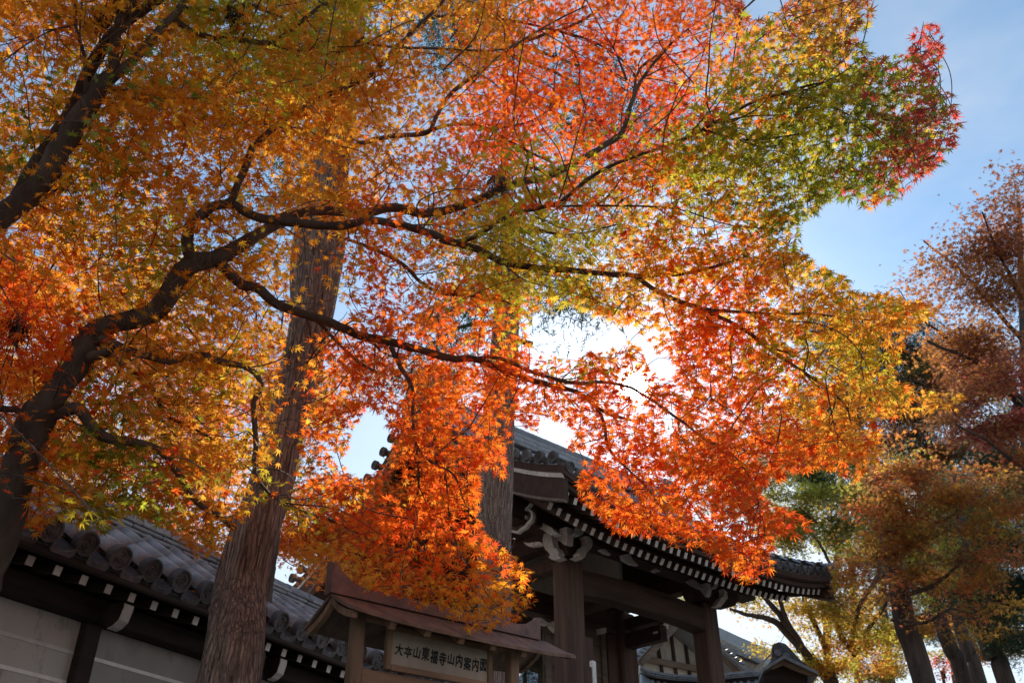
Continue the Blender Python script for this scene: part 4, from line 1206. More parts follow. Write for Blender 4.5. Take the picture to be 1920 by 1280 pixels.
# limbs: (x, y, width, depth) in picture pixels and metres from the eye
BR = {'A': [
 [(-70,1230,78,4.35),(-20,1060,72,4.35),(15,985,66,4.4),(43,857,64,4.45),(78,774,66,4.5),(108,735,52,4.5),(150,684,47,4.55),(167,641,44,4.6),(172,620,43,4.65),(215,600,41,4.7),(290,580,41,4.8),(318,545,41,4.85),(345,500,41,4.9),(372,482,38,4.95),(400,479,33,5.0),(440,462,31,5.1),(490,432,26,5.3),(540,402,22,5.6),(600,390,20,5.9),(680,395,20,6.1),(740,385,20,6.2),(800,396,19,6.3),(870,380,17,6.4),(960,345,16,6.5),(1040,325,15,6.6),(1130,275,13,6.7),(1168,248,11,6.8),(1186,190,9,6.9),(1205,145,7,7),(1260,80,5,7.1)],
 [(362,495,26,4.92),(353,472,25,4.9),(352,440,23,4.9),(362,415,22,4.9),(400,388,21,4.95),(433,380,18,5.0),(446,350,16,5.0),(465,308,16,5.05),(478,278,15,5.1),(505,252,14,5.2),(550,218,13,5.3),(592,193,12,5.4),(640,168,11,5.5),(694,144,10,5.6),(741,93,9,5.7),(784,50,8,5.8),(830,4,7,5.9),(870,-60,5,6)],
 [(433,382,20,5.0),(480,405,20,5.0),(560,418,19,5.1),(640,424,19,5.1),(694,413,17,5.15),(744,422,16,5.2),(791,433,17,5.2),(841,453,17,5.25),(906,472,16,5.3),(945,490,15,5.3),(985,500,14,5.3),(1035,507,13,5.3),(1089,511,12,5.3),(1143,515,11,5.3),(1215,517,10,5.3),(1280,515,8,5.3),(1340,500,6,5.2),(1400,480,4,5.1)],
 [(1190,518,11,5.3),(1244,552,10,5.2),(1316,578,10,5.1),(1398,585,7,5.0),(1460,588,6,5.0),(1517,587,6,5.0),(1583,595,4,4.9),(1640,600,3,4.9)],
 [(1310,576,10,5.1),(1398,620,9,5.0),(1450,660,8,4.9),(1508,698,7,4.8),(1560,735,6,4.7),(1590,770,4,4.6),(1600,830,3,4.5)],
 [(855,456,13,5.25),(891,441,11,5.2),(956,403,10,5.2),(1017,388,10,5.2),(1057,374,9,5.1),(1107,334,9,5.1),(1161,306,8,5.0),(1220,285,8,5.0),(1280,264,8,4.9),(1320,244,8,4.9),(1406,194,7,4.8),(1460,176,6,4.8),(1514,160,5,4.7),(1580,150,4,4.7)],
 [(1010,388,6,5.2),(1130,386,5,5.2),(1265,392,4,5.1),(1360,420,3,5.1),(1450,430,3,5.0)],
 [(1320,244,6,4.9),(1400,262,5,4.9),(1500,250,4,4.8),(1620,225,3,4.8),(1720,230,2,4.8)],
 [(1460,176,5,4.8),(1560,200,4,4.8),(1650,260,3,4.8),(1690,320,2.5,4.8)],
 [(400,483,26,5.0),(428,512,24,5.0),(453,535,23,5.05),(480,541,22,5.1),(518,573,21,5.1),(561,587,20,5.2),(605,600,20,5.25),(640,614,20,5.3),(676,630,19,5.35),(726,641,18,5.4),(784,657,17,5.5),(841,673,16,5.6),(888,675,15,5.7),(945,695,13,5.8),(999,715,12,5.9),(1046,727,11,5.9),(1086,738,10,5.9),(1121,767,9,5.9),(1160,782,7,5.9),(1200,790,5,5.9)],
 [(889,675,11,5.7),(920,668,9,5.6),(963,679,9,5.5),(999,695,8,5.4),(1046,708,8,5.3),(1089,715,8,5.2),(1132,713,7,5.1),(1179,722,7,5.0),(1208,738,6,4.9),(1251,767,6,4.7),(1281,787,6,4.55),(1328,824,6,4.3),(1375,850,5,4.1),(1410,900,4,3.9),(1425,960,3,3.8),(1420,1010,2.5,3.75)],
 [(1121,768,8,5.9),(1133,796,7,5.7),(1138,826,7,5.5),(1150,852,6,5.3),(1177,880,5,5.1),(1210,911,5,4.9),(1240,950,4,4.7),(1260,985,3,4.6)],
 [(733,650,11,5.4),(751,688,10,5.3),(773,727,9,5.2),(775,781,8,5.1),(780,835,7,5.0),(809,867,6,4.9),(850,890,5,4.8),(870,940,4,4.7)],
 [(775,800,6,5.05),(783,860,5,4.95),(784,920,5,4.9),(770,960,4,4.9),(790,1000,4,4.8),(800,1050,3,4.8)],
 [(590,596,9,5.3),(640,650,7,5.3),(690,690,6,5.3),(730,705,4,5.3)],
 [(170,650,22,4.6),(190,636,19,4.6),(234,655,18,4.65),(280,667,16,4.7),(316,675,15,4.75),(374,664,15,4.8),(413,678,14,4.85),(464,688,13,4.9),(489,720,12,4.9),(475,752,12,4.9),(476,800,12,4.9),(478,838,11,4.85),(475,868,9,4.8),(490,910,7,4.9),(540,950,6,5.3),(620,975,6,5.9),(690,1010,6,6.1),(745,1045,6,6.1),(785,1085,5,5.9),(815,1115,4,5.5)],
 [(95,775,36,4.5),(119,772,30,4.5),(147,767,27,4.5),(169,796,24,4.5),(190,817,23,4.55),(223,828,21,4.6),(259,832,18,4.65),(305,850,17,4.7),(327,880,15,4.75),(350,920,14,4.8),(383,953,13,4.85),(417,970,12,4.9),(440,990,11,4.95)],
 [(200,662,10,4.65),(252,699,9,4.8),(298,749,8,4.9),(309,778,8,5.0),(352,796,6,5.1),(396,821,5,5.2),(440,850,4,5.2)],
 [(170,670,26,4.55),(190,664,24,4.5),(207,657,18,4.45)],
 [(60,800,20,4.5),(47,780,17,4.5),(30,768,15,4.5),(0,766,14,4.5),(-60,750,12,4.5)],
 [(55,700,8,4.8),(30,640,7,4.8),(60,560,5,4.9),(110,480,4,5)],
 [(960,380,10,6.6),(935,400,8,6.6),(1010,430,7,6.6),(1075,440,5,6.6),(1160,420,4,6.6)],
 [(640,445,6,6.2),(715,475,9,6.2),(760,500,9,6.2),(790,530,8,6.2),(830,550,8,6.2),(880,555,7,6.2),(930,560,6,6.2),(980,580,4,6.2)],
 [(1010,388,5,5.2),(985,340,4,5.3),(990,290,4,5.4),(965,240,3,5.5),(970,150,3,5.6),(985,60,2.5,5.6)],
 ],
'B': [
 [(-190,560,60,4.2),(-90,475,54,4.3),(0,406,50,4.4),(36,377,49,4.45),(72,345,48,4.5),(100,302,45,4.55),(137,244,42,4.6),(165,201,38,4.65),(194,158,34,4.7),(216,134,26,4.75),(214,100,22,4.8),(218,68,21,4.85),(230,29,20,4.9),(240,-10,18,5),(255,-80,14,5.1)],
 [(205,148,24,4.72),(223,135,22,4.75),(266,90,20,4.8),(298,54,18,4.85),(323,29,17,4.9),(348,-6,16,5),(380,-60,12,5.1)],
 [(20,385,26,4.5),(54,324,27,4.6),(100,262,27,4.7),(144,196,27,4.8),(187,108,27,4.9),(237,43,24,5.0),(288,7,20,5.1),(330,-30,16,5.2)],
 [(318,32,15,4.9),(340,46,14,4.95),(359,59,13,5.0),(402,74,13,5.05),(453,77,12,5.1),(503,83,12,5.2),(528,72,10,5.25),(568,40,9,5.3),(604,11,8,5.35),(645,2,7,5.4),(700,-20,5,5.5)],
 [(508,83,9,5.2),(546,93,8,5.25),(582,99,8,5.3),(640,96,7,5.35),(683,70,6,5.4)],
 [(670,78,6,5.4),(730,88,6,5.5),(820,91,6,5.6),(892,95,5,5.7),(945,92,5,5.8),(981,75,5,5.9),(1035,43,4,6),(1100,11,3,6)],
 [(185,168,9,4.7),(212,171,7,4.7),(244,169,6,4.7),(295,181,6,4.75),(359,185,5,4.8),(413,180,4,4.8),(478,165,3,4.8)],
 [(160,200,11,4.65),(158,144,9,4.6),(155,101,8,4.6),(140,47,7,4.6),(142,5,7,4.6),(130,-50,5,4.6)],
 [(345,15,9,5.0),(420,18,9,5.05),(470,8,8,5.1),(540,35,5,5.2),(600,40,3,5.2)],
 [(180,215,5,4.7),(200,260,4,4.75),(218,300,4,4.8),(215,340,3,4.85)],
 [(60,360,12,4.5),(70,378,9,4.5),(100,360,6,4.6),(150,330,4,4.7)],
 [(140,47,5,4.6),(90,60,4,4.55),(40,90,3,4.5),(-10,130,2.5,4.5)],
 ],
'C': [
 [(560,640,22,8.6),(575,480,18,8.3),(600,360,14,8.0),(650,285,11,7.8),(700,262,10,7.6),(759,254,10,7.5),(802,248,10,7.5),(816,223,9,7.5),(841,180,9,7.5),(870,155,9,7.5),(920,119,8,7.5),(963,86,8,7.5),(1017,65,7,7.5),(1089,40,6,7.6),(1150,0,5,7.7)],
 [(790,250,9,7.5),(834,237,8,7.4),(874,234,8,7.4),(920,244,7,7.4),(963,270,6,7.4),(1035,305,5,7.4)],
 [(735,105,8,7.6),(798,40,8,7.6),(841,31,7,7.5),(892,29,7,7.5),(945,38,7,7.5),(999,47,6,7.5),(1053,61,6,7.5),(1107,77,6,7.5),(1143,97,5,7.5),(1172,119,4,7.5),(1210,170,3,7.5)],
 [(1186,190,6,7.2),(1200,130,6,7.3),(1250,90,5,7.4),(1290,55,4,7.5),(1340,20,3,7.5)],
 [(920,244,5,7.4),(1000,225,5,7.4),(1035,190,4,7.4),(1040,140,3,7.4),(1055,80,3,7.4)],
 [(1175,150,5,7.3),(1150,90,4,7.4),(1120,40,3,7.4),(1090,-20,3,7.4)],
 [(1053,61,4,7.5),(1085,120,3,7.4),(1090,180,3,7.4),(1140,260,2.5,7.4)],
 [(963,86,4,7.5),(965,180,3,7.4),(975,260,3,7.4),(1000,330,2.5,7.4)],
 [(1290,55,3,7.5),(1330,110,3,7.4),(1330,180,2.5,7.4)],
 ]}
TREES = {
 'A': ('maple_tree', 'maple with a sinuous trunk rising at the left edge, its orange boughs crossing the view'),
 'B': ('maple_tree', 'maple with a thick slanting limb across the top left corner, amber leaves'),
 'C': ('maple_tree', 'scarlet maple glowing behind the near boughs at the top centre')}
roots, bpts = {}, []
for key, chains in BR.items():
    x, y, w, t = chains[0][0]
    p = P(x, y, t)
    root = empty(TREES[key][0], (p.x-0.05, p.y, 0), 0, TREES[key][1], 'tree', 'maples in autumn colour over the path')
    root['_k'] = key
    del root['_k']
    roots[key] = root
    o = Vector(root.location)
    for ci, ch in enumerate(chains):
        pts = [(*P(x, y, t), w*(0.47 if w > 30 else 0.44)*t/FPX) for x, y, w, t in ch]
        if ci == 0:     # carry the trunk down to the ground
            q = Vector(pts[0][:3])
            r0 = pts[0][3]
            base = [(o.x, o.y, -0.1, r0*(1.9 if key != 'C' else 2.6)), (o.x+0.01, o.y, 0.35, r0*(1.35 if key != 'C' else 2.2))]
            k = max(0, int((q.z-0.6)/0.7))
            for i in range(1, k+1):
                s = i/(k+1)
                base.append((o.x*(1-s)+q.x*s + 0.04*math.sin(3*s), o.y*(1-s)+q.y*s, 0.35*(1-s)+q.z*s, r0*(1.3-0.25*s) if key != 'C' else r0*(2.2-1.2*s)))
            pts = base + pts
        c = catmull(pts, 0.05 if ci == 0 else 0.04)
        c[:, 3] = np.maximum(c[:, 3], 0.0012)
        thick = c[:, 3].max()
        # small natural wander
        wob = np.cumsum(rng.normal(0, 1, (len(c), 3)), 0)
        wob -= np.linspace(0, 1, len(c))[:, None]*wob[-1]
        c[:, :3] += wob*0.0016*min(1, thick/0.02)
        sides = 16 if thick > 0.06 else 10 if thick > 0.02 else 6
        V, F = tubes([c], sides, rough=0.055 if thick > 0.02 else 0.03, seed=ci+1)
        nm = 'trunk' if ci == 0 else 'limb'
        link(nm, bigmesh(nm, V-np.array(o), F, M['bark'], smooth=True), root)
        st = c[::3]
        st = st[st[:, 2] > 1.7]
        px, py, d = proj(st[:, :3])
        bpts.append(np.column_stack([st[:, :3], px, py, d, np.full(len(st), 'ABC'.index(key)), st[:, 3]]))
bpts = np.vstack(bpts)

# leaf outline of a seven-lobed maple leaf, petiole at the origin, tip along +Y
def leaf_template(lobes=7):
    if lobes == 7:
        ang = [0, 36, 72, 118]; ln = [1.0, 0.92, 0.70, 0.36]
        nang = [18, 54, 95]; nl = [0.31, 0.28, 0.22]
    else:
        ang = [0, 45, 95]; ln = [1.0, 0.88, 0.55]
        nang = [22, 70]; nl = [0.34, 0.28]
    seq = []
    for i in range(len(ang)-1, 0, -1):
        seq.append((-ang[i], ln[i])); seq.append((-nang[i-1], nl[i-1]))
    seq.append((0, 1.0))
    for i in range(1, len(ang)):
        seq.append((nang[i-1], nl[i-1])); seq.append((ang[i], ln[i]))
    v = [(0, 0, 0)]
    for a, l in seq:
        r = R(a)
        v.append((l*math.sin(r), l*math.cos(r), -0.22*l*l))
    n = len(seq)
    f = [(0, i+1, i) for i in range(1, n)]
    # petiole
    b = len(v)
    v += [(-0.012, 0, 0), (0.012, 0, 0), (0.0, -0.55, 0.10)]
    f.append((b, b+1, b+2))
    return np.array(v), np.array(f)
LT7, LF7 = leaf_template(7)
LT5, LF5 = leaf_template(5)
def frames(nrm, tip):
    z = nrm/np.linalg.norm(nrm, axis=1)[:, None]
    y = tip - (tip*z).sum(1)[:, None]*z
    y /= np.linalg.norm(y, axis=1)[:, None] + 1e-9
    x = np.cross(y, z)
    return np.stack([x, y, z], 2)        # columns
def tint(T, n):
    # blade paler and yellower at the base, redder or browner towards the lobe tips
    r = np.clip(np.linalg.norm(T[:, :2], axis=1), 0, 1)[None, :, None]
    k = rng.uniform(0, 1, (n, 1, 1))**1.5
    tip = np.array([0.92, 0.62, 0.75]); base = np.array([1.04, 1.18, 1.0])
    return (base*(1-r) + tip*r)*k + (1-k)
def build_leaves(pos, Rm, size, col, T, F):
    n = len(pos)
    curl = rng.uniform(-0.4, 3.0, n)
    TT = np.repeat(T[None], n, 0)
    TT[:, :, 2] *= curl[:, None]
    TT[:, :, 0] *= rng.uniform(0.85, 1.1, n)[:, None]
    V = np.einsum('nij,nkj->nki', Rm, TT)*size[:, None, None] + pos[:, None, :]
    Fx = F[None] + (np.arange(n)*len(T))[:, None, None]
    return V.reshape(-1, 3), Fx.reshape(-1, 3), (col[:, None, :]*tint(T, n)).reshape(-1, 3)
def accept(px, py):
    ok = inpoly(px, py, OUTER)
    for h in HOLES:
        ok &= ~inpoly(px, py, h)
    ok &= np.hypot(px-SUN_PX[0], py-SUN_PX[1]) > 20
    return ok
def thin(px, py):
    d = np.ones(len(px))
    for poly, k in SPARSE:
        d[inpoly(px, py, poly)] = k
    for poly, k in DENSE:
        d[inpoly(px, py, poly)] *= k
    d[(px < -30) | (px > 1950) | (py < -30)] *= 0.6
    return d
def cellcol(px, py, n):
    cx = np.clip(((px+rng.normal(0, 50, n))/80).astype(int), 0, 23)
    cy = np.clip(((py+rng.normal(0, 50, n))/80).astype(int), 0, 15)
    return [GRID[b][a] for a, b in zip(cx, cy)]
# sprays: flat tiers of twigs with leaves in opposite pairs
NS = 4300
sx = rng.uniform(-200, 1900, NS*4)
sy = rng.uniform(-200, 1200, NS*4)
ok = accept(sx, sy) & (rng.random(NS*4) < thin(sx, sy)*0.5)
sx, sy = sx[ok], sy[ok]
ns = len(sx)
d2 = (sx[:, None]-bpts[None, :, 3])**2 + (sy[:, None]-bpts[None, :, 4])**2
d2 = d2 + 400
code = cellcol(sx, sy, ns)
# pick one limb near the spray; red foliage prefers the rear maple
pref = np.ones((ns, 3))
for i, c in enumerate(code):
    if sy[i] < 330 and 800 < sx[i] < 1400:
        pref[i] = (0.25, 0.5, 3.0) if c in 'rR' else (1.5, 0.8, 0.3)
wgt = pref[:, bpts[:, 6].astype(int)]/d2**1.6
cs = np.cumsum(wgt, 1)
pick = (cs < (rng.random(ns)*cs[:, -1])[:, None]).sum(1)
pick = np.minimum(pick, len(bpts)-1)
sdepth = bpts[pick, 5] + rng.normal(0.10, 0.26, ns)
stree = bpts[pick, 6].astype(int)
spos = np.array([P(x, y, t) for x, y, t in zip(sx, sy, sdepth)])
# twigs: every spray joins the nearest limb or an already joined spray
nodes = list(bpts[:, :3]); ntree = list(bpts[:, 6].astype(int))
NX = np.vstack([bpts[:, :3], spos])
NT = np.concatenate([bpts[:, 6].astype(int), stree])
d_br = np.array([np.linalg.norm(bpts[bpts[:, 6] == stree[i], :3]-spos[i], axis=1).min() for i in range(ns)])
order = np.argsort(d_br)
joined = np.zeros(len(NX), bool); joined[:len(bpts)] = True
twigs = {0: [], 1: [], 2: []}
tdir = np.zeros((ns, 3))
for i in order:
    m = joined & (NT == stree[i])
    idx = np.nonzero(m)[0]
    dd = np.linalg.norm(NX[idx]-spos[i], axis=1)
    j = idx[dd.argmin()]
    a, b = NX[j], spos[i]
    L = np.linalg.norm(b-a)
    joined[len(bpts)+i] = True
    tdir[i] = (b-a)/(L+1e-6)
    mx_, my_, _d = proj([(a+b)/2])
    if L > 0.04 and L < 2.2 and (L < 0.25 or accept(mx_, my_)[0]):
        mid = (a+b)/2 + rng.normal(0, 0.10*L, 3) + np.array([0, 0, 0.06*L])
        r0 = 0.002 + 0.003*min(1.0, L/0.6)
        twigs[stree[i]].append(catmull([(*a, r0), (*mid, r0*0.75), (*b, r0*0.5)], 0.07))
# bare side twigs winding off the limbs
for q in range(420):
    i = rng.integers(0, len(bpts)-2)
    if bpts[i, 6] != bpts[i+1, 6] or not (-40 < bpts[i, 3] < 1960): continue
    tdr = bpts[i+1, :3]-bpts[i, :3]
    if np.linalg.norm(tdr) > 0.3: continue
    tdr /= np.linalg.norm(tdr)+1e-6
    dv = tdr*0.8 + rng.normal(0, 0.6, 3); dv /= np.linalg.norm(dv)
    L = rng.uniform(0.35, 1.0)
    pts = [bpts[i, :3]]
    for k in range(5):
        dv = dv + rng.normal(0, 0.28, 3); dv /= np.linalg.norm(dv)
        pts.append(pts[-1]+dv*L/5)
    pts = np.array(pts)
    tx_, ty_, _d = proj(pts)
    if not accept(tx_, ty_)[1:].all(): continue
    r_ = np.linspace(min(0.0055, bpts[i, 7]*0.7), 0.0016, 6)
    twigs[int(bpts[i, 6])].append(catmull(np.column_stack([pts, r_]), 0.06))
LP, LN, LTIP, LS, LC, LTR = [], [], [], [], [], []
for i in range(ns):
    n = rng.integers(10, 21)
    sp = 0.17 if stree[i] != 2 else 0.20
    nrm = np.array([0, 0, 1.0]) + rng.normal(0, 0.22, 3)
    nrm /= np.linalg.norm(nrm)
    h = tdir[i].copy(); h[2] *= 0.4
    h = h/(np.linalg.norm(h)+1e-6)
    ax = np.cross(nrm, h)
    s = rng.uniform(-0.9, 1.1, n)*sp
    w = rng.normal(0, 0.5, n)*sp
    pos = spos[i] + s[:, None]*h + w[:, None]*ax + nrm*(rng.normal(0, 0.028, n) - 0.6*(s*s+w*w))[:, None]
    nn = nrm + rng.normal(0, 0.42, (n, 3))
    tip = h*0.7 + ax*np.sign(w)[:, None]*0.6 + rng.normal(0, 0.45, (n, 3)) - np.array([0, 0, 0.55])
    pal = PAL[code[i]]
    base = np.array(pal[rng.integers(0, len(pal))])
    col = base*0.6 + 0.4*np.array([pal[k] for k in rng.integers(0, len(pal), n)])
    col = col*rng.uniform(0.8, 1.15, (n, 1))
    LP.append(pos); LN.append(nn); LTIP.append(tip); LC.append(col)
    LS.append(rng.triangular(0.022, 0.042, 0.060, n)); LTR.append(np.full(n, stree[i]))
LP, LN, LTIP, LC = map(np.vstack, (LP, LN, LTIP, LC))
LS, LTR = np.concatenate(LS), np.concatenate(LTR)
px, py, dd = proj(LP)
keep = accept(px, py) & (rng.random(len(px)) < np.sqrt(np.minimum(1, thin(px, py)))) & (dd > 2.2)
# the thick limbs stay mostly bare on the near side
for (bx, by, bd, br) in bpts[:, [3, 4, 5, 7]]:
    wpx = br*FPX/bd
    if wpx < 4.5: continue
    hit = (np.abs(px-bx) < wpx+9) & (np.abs(py-by) < wpx+9) & (dd < bd+0.05)
    keep &= ~(hit & (rng.random(len(px)) < (0.62 if wpx > 9 else 0.35)))
LP, LN, LTIP, LC, LS, LTR, px, py, dd = [a[keep] for a in (LP, LN, LTIP, LC, LS, LTR, px, py, dd)]
LR = frames(LN, LTIP)
print('near leaves', len(LP))
vis = (px > 5) & (px < 1915) & (py > 5) & (py < 1275)
facing = np.abs((LR[:, :, 2]*((LP-np.array(EYE))/np.linalg.norm(LP-np.array(EYE), axis=1)[:, None])).sum(1))
shown = LS/dd*np.sqrt(facing)*vis
# leaves in front of others count first: bin the picture and rank by depth
cell = (px//14).astype(int)*1000 + (py//14).astype(int)
front = np.zeros(len(px), bool)
od = np.argsort(dd)
_, first = np.unique(cell[od], return_index=True)
front[od[first]] = True
shown = shown*np.where(front, 1.0, 0.3)
for k, key in enumerate('ABC'):
    root = roots[key]
    o = np.array(root.location)
    sel = np.nonzero(LTR == k)[0]
    top = sel[np.argsort(-shown[sel])[:300]]
    rest = np.setdiff1d(sel, top)
    V, F, Cc = build_leaves(LP[rest]-o, LR[rest], LS[rest], LC[rest], LT7, LF7)
    tag(link('leaves', bigmesh('leaves', V, F, M['leaf'], Cc), root), kind='stuff')
    shapes = []
    for c in (0.4, 0.9, 1.3, 1.8):
        T = LT7.copy(); T[:, 2] *= c
        shapes.append(bigmesh('leaf', T, LF7, M['leaf_one'], tint(LT7, 1)[0]))
    for i in top:
        m = Matrix(np.column_stack([LR[i]*LS[i], LP[i]-o]).tolist() + [[0, 0, 0, 1]])
        l = link('leaf', shapes[i % 4], root, m)
        l.color = (*LC[i], 1)
    if twigs[k]:
        V, F = tubes(twigs[k], 4)
        tag(link('twigs', bigmesh('twigs', V-o, F, M['bark'], smooth=True), root), kind='stuff')

# unseen extension of the slanting maple's crown, added to block light from the sky
no = 1500
oc = np.column_stack([rng.uniform(-6.5, 5.5, no), rng.uniform(-7.5, 2.6, no), rng.uniform(4.3, 7.2, no)])
oc = oc[(oc[:, 2]-1.6) > 1.25*np.abs(oc[:, 1]*0+1) + np.maximum(0, oc[:, 1])*1.35]
n_ = 13
opos = (oc[:, None, :] + rng.normal(0, 1, (len(oc), n_, 3))*np.array([0.17, 0.17, 0.03])).reshape(-1, 3)
qx, qy, qd = proj(opos)
opos = opos[(qd < 0) | (qy < -40) | (qx < -60) | (qx > 1980)]
m_ = len(opos)
ocol = np.array([PAL['o'][i] for i in rng.integers(0, 4, m_)])*rng.uniform(0.8, 1.15, (m_, 1))
V, F, Cc = build_leaves(opos-np.array(roots['B'].location), frames(np.array([0, 0, 1.0])+rng.normal(0, 0.45, (m_, 3)), rng.normal(0, 1, (m_, 3))), rng.uniform(0.04, 0.062, m_), ocol, LT5, LF5)
tag(link('overhead_shade_leaves', bigmesh('overhead_shade_leaves', V, F, M['leaf'], Cc), roots['B']), kind='stuff')
b0_ = np.array(P(230, 29, 4.9))
for (ex, ey, ez) in ((-3.2, -0.5, 5.6), (-1.0, -1.5, 6.2), (1.5, 0.2, 6.6), (-2.5, -4.5, 6.0), (1.5, -4.0, 6.3)):  # unseen limbs added to carry the shading leaves
    e_ = np.array([ex, ey, ez])
    md = (b0_+e_)/2 + np.array([0, 0, 0.9])
    c = catmull([(*b0_, 0.035), (*md, 0.028), (*e_, 0.008)], 0.15)
    V, F = tubes([c], 7, rough=0.04)
    link('limb', bigmesh('limb', V-np.array(roots['B'].location), F, M['bark'], smooth=True), roots['B'])

# dark withered tufts caught in the boughs
def tuft(px_, py_, t, rpx, label, n=170):
    c = P(px_, py_, t)
    r = rpx*t/FPX
    e = empty('withered_tuft', c, 0, label, 'dead foliage')
    ch = []
    for i in range(n):
        a = rng.normal(0, 0.35, 3)*r
        b = a + rng.normal(0, 0.22, 3)*r + np.array([0, 0, -0.55*r])
        ch.append(catmull([(*a, 0.0012), (*((a+b)/2+rng.normal(0, 0.06, 3)*r), 0.002), (*b, 0.0014)], 0.05))
    V, F = tubes(ch, 3)
    tag(link('withered_needles', bigmesh('withered_needles', V, F, M['darkwood']), e), kind='stuff')
    beamm = catmull([(0, 0, 0.7*r, 0.004), (0.01, 0, 0.2*r, 0.003), (0, 0, -0.3*r, 0.002)], 0.03)
    V, F = tubes([beamm], 5)
    link('stalk', bigmesh('stalk', V, F, M['bark']), e)
tuft(190, 30, 4.7, 34, 'dark withered tuft beside the steep limb at the top left')
tuft(443, 26, 5.0, 26, 'small dark withered tuft hanging under the top bough')
tuft(935, 335, 6.3, 38, 'brown withered tuft hanging over the middle of the long bough')
tuft(35, 610, 4.6, 40, 'dark withered tuft at the left edge above the trunk fork')
# ------------------------------------------------------------------ fissured cedar trunks
def cedar_trunk(name, pts, root, material, sides=72, ridge=0.07, seed=1, step=0.06):
    """pts: (x,y,z,r) from the ground up; stringy bark as ridges that run up the stem, some of them breaking off"""
    g = np.random.default_rng(seed)
    c = catmull(pts, step)
    n = len(c)
    ang = np.linspace(0, 2*PI, sides, endpoint=False)
    z = c[:, 2]
    disp = np.zeros((n, sides))
    for k in range(26):
        fa = g.integers(4, 30); ph = g.uniform(0, 2*PI); tw = g.uniform(-0.5, 0.5)
        fz = g.uniform(0.2, 1.4); pz = g.uniform(0, 6)
        amp = 1/np.sqrt(fa)
        disp += amp*np.sin(fa*ang[None, :] + ph + tw*fa*0.25*z[:, None] + 0.8*np.sin(fz*z[:, None]*2+pz))*(0.6+0.4*np.sin(fz*z[:, None]*3+pz*2))
    disp = disp/np.abs(disp).max()
    disp = np.sign(disp)*np.abs(disp)**0.8
    fl = np.repeat(g.normal(0, 0.25, (n, sides))[:, :], 1, 0)
    disp = disp + fl*0.35
    r = c[:, 3][:, None]*(1 + ridge*disp)
    x = c[:, 0][:, None] + r*np.cos(ang); y = c[:, 1][:, None] + r*np.sin(ang)
    V = np.stack([x, y, np.repeat(z[:, None], sides, 1)], -1).reshape(-1, 3)
    i = np.arange(n-1)[:, None]*sides; j = np.arange(sides)[None]; k = (j+1) % sides
    F = np.stack([i+j, i+k, i+sides+k, i+sides+j], -1).reshape(-1, 4)
    return link(name, bigmesh(name, V-np.array(root.location), F, material), root)
NEEDLE = [(0.035,0.065,0.03),(0.05,0.085,0.04),(0.028,0.05,0.028),(0.07,0.10,0.05)]
def needle_sprays(cent, n, length, spread, g):
    """drooping feathery shoots around the given centres: V,F,col"""
    base = cent[g.integers(0, len(cent), n)] + g.normal(0, 1, (n, 3))*spread
    out = g.normal(0, 1, (n, 3)); out[:, 2] = -np.abs(g.normal(0.5, 0.4, n))
    out /= np.linalg.norm(out, axis=1)[:, None]
    Lh = length*g.uniform(0.6, 1.3, n)
    Vs, Fs, Cs, b = [], [], [], 0
    K = 9
    for q in range(K):
        p = base + out*Lh[:, None]*q/K
        side = np.cross(out, g.normal(0, 1, (n, 3)))
        side /= np.linalg.norm(side, axis=1)[:, None]+1e-9
        tip = p + (out*0.8+side)*Lh[:, None]*0.22
        wd = np.cross(side, out)*Lh[:, None]*0.022 + out*Lh[:, None]*0.022
        V = np.stack([p-wd, p+wd, tip], 1).reshape(-1, 3)
        Vs.append(V); Fs.append(np.arange(n*3).reshape(-1, 3)+b); b += n*3
        col = np.array(NEEDLE)[g.integers(0, 4, n)]*g.uniform(0.7, 1.25, (n, 1))
        Cs.append(np.repeat(col, 3, 0))
    return np.vstack(Vs), np.vstack(Fs), np.vstack(Cs)

TREEGROUP = 'trees beyond the gate'
# leaning cedar in front of the wall
b0 = P(430, 1280, 5.4)
ced = empty('cedar_tree', (b0.x-0.10, b0.y, 0), 0, 'leaning cedar with stringy brown bark between the tiled wall and the notice board', 'tree')
tp = [(370+58, 1280, 5.4, 112), (452, 1100, 5.9, 100), (478, 1000, 6.1, 92), (505, 920, 6.3, 86), (538, 800, 6.6, 82), (566, 680, 6.85, 76), (583, 600, 7.0, 78), (590, 520, 7.2, 92), (598, 460, 7.35, 96)]
pts = [(b0.x-0.16, b0.y, -0.1, 0.30), (b0.x-0.15, b0.y, 0.3, 0.23), (b0.x-0.10, b0.y, 1.4, 0.195)]
for x, y, t, w in tp:
    p = P(x, y, t); pts.append((p.x, p.y, p.z, w/2*t/FPX*0.98))
q = pts[-1]
pts += [(q[0]-0.02, q[1]+0.03, q[2]+0.8, 0.17), (q[0]-0.05, q[1]+0.05, q[2]+3, 0.15), (q[0]-0.1, q[1]+0.1, q[2]+7, 0.09), (q[0]-0.1, q[1]+0.1, q[2]+11, 0.02)]
cedar_trunk('trunk', pts, ced, M['cedar'], sides=96, ridge=0.085, seed=4, step=0.045)
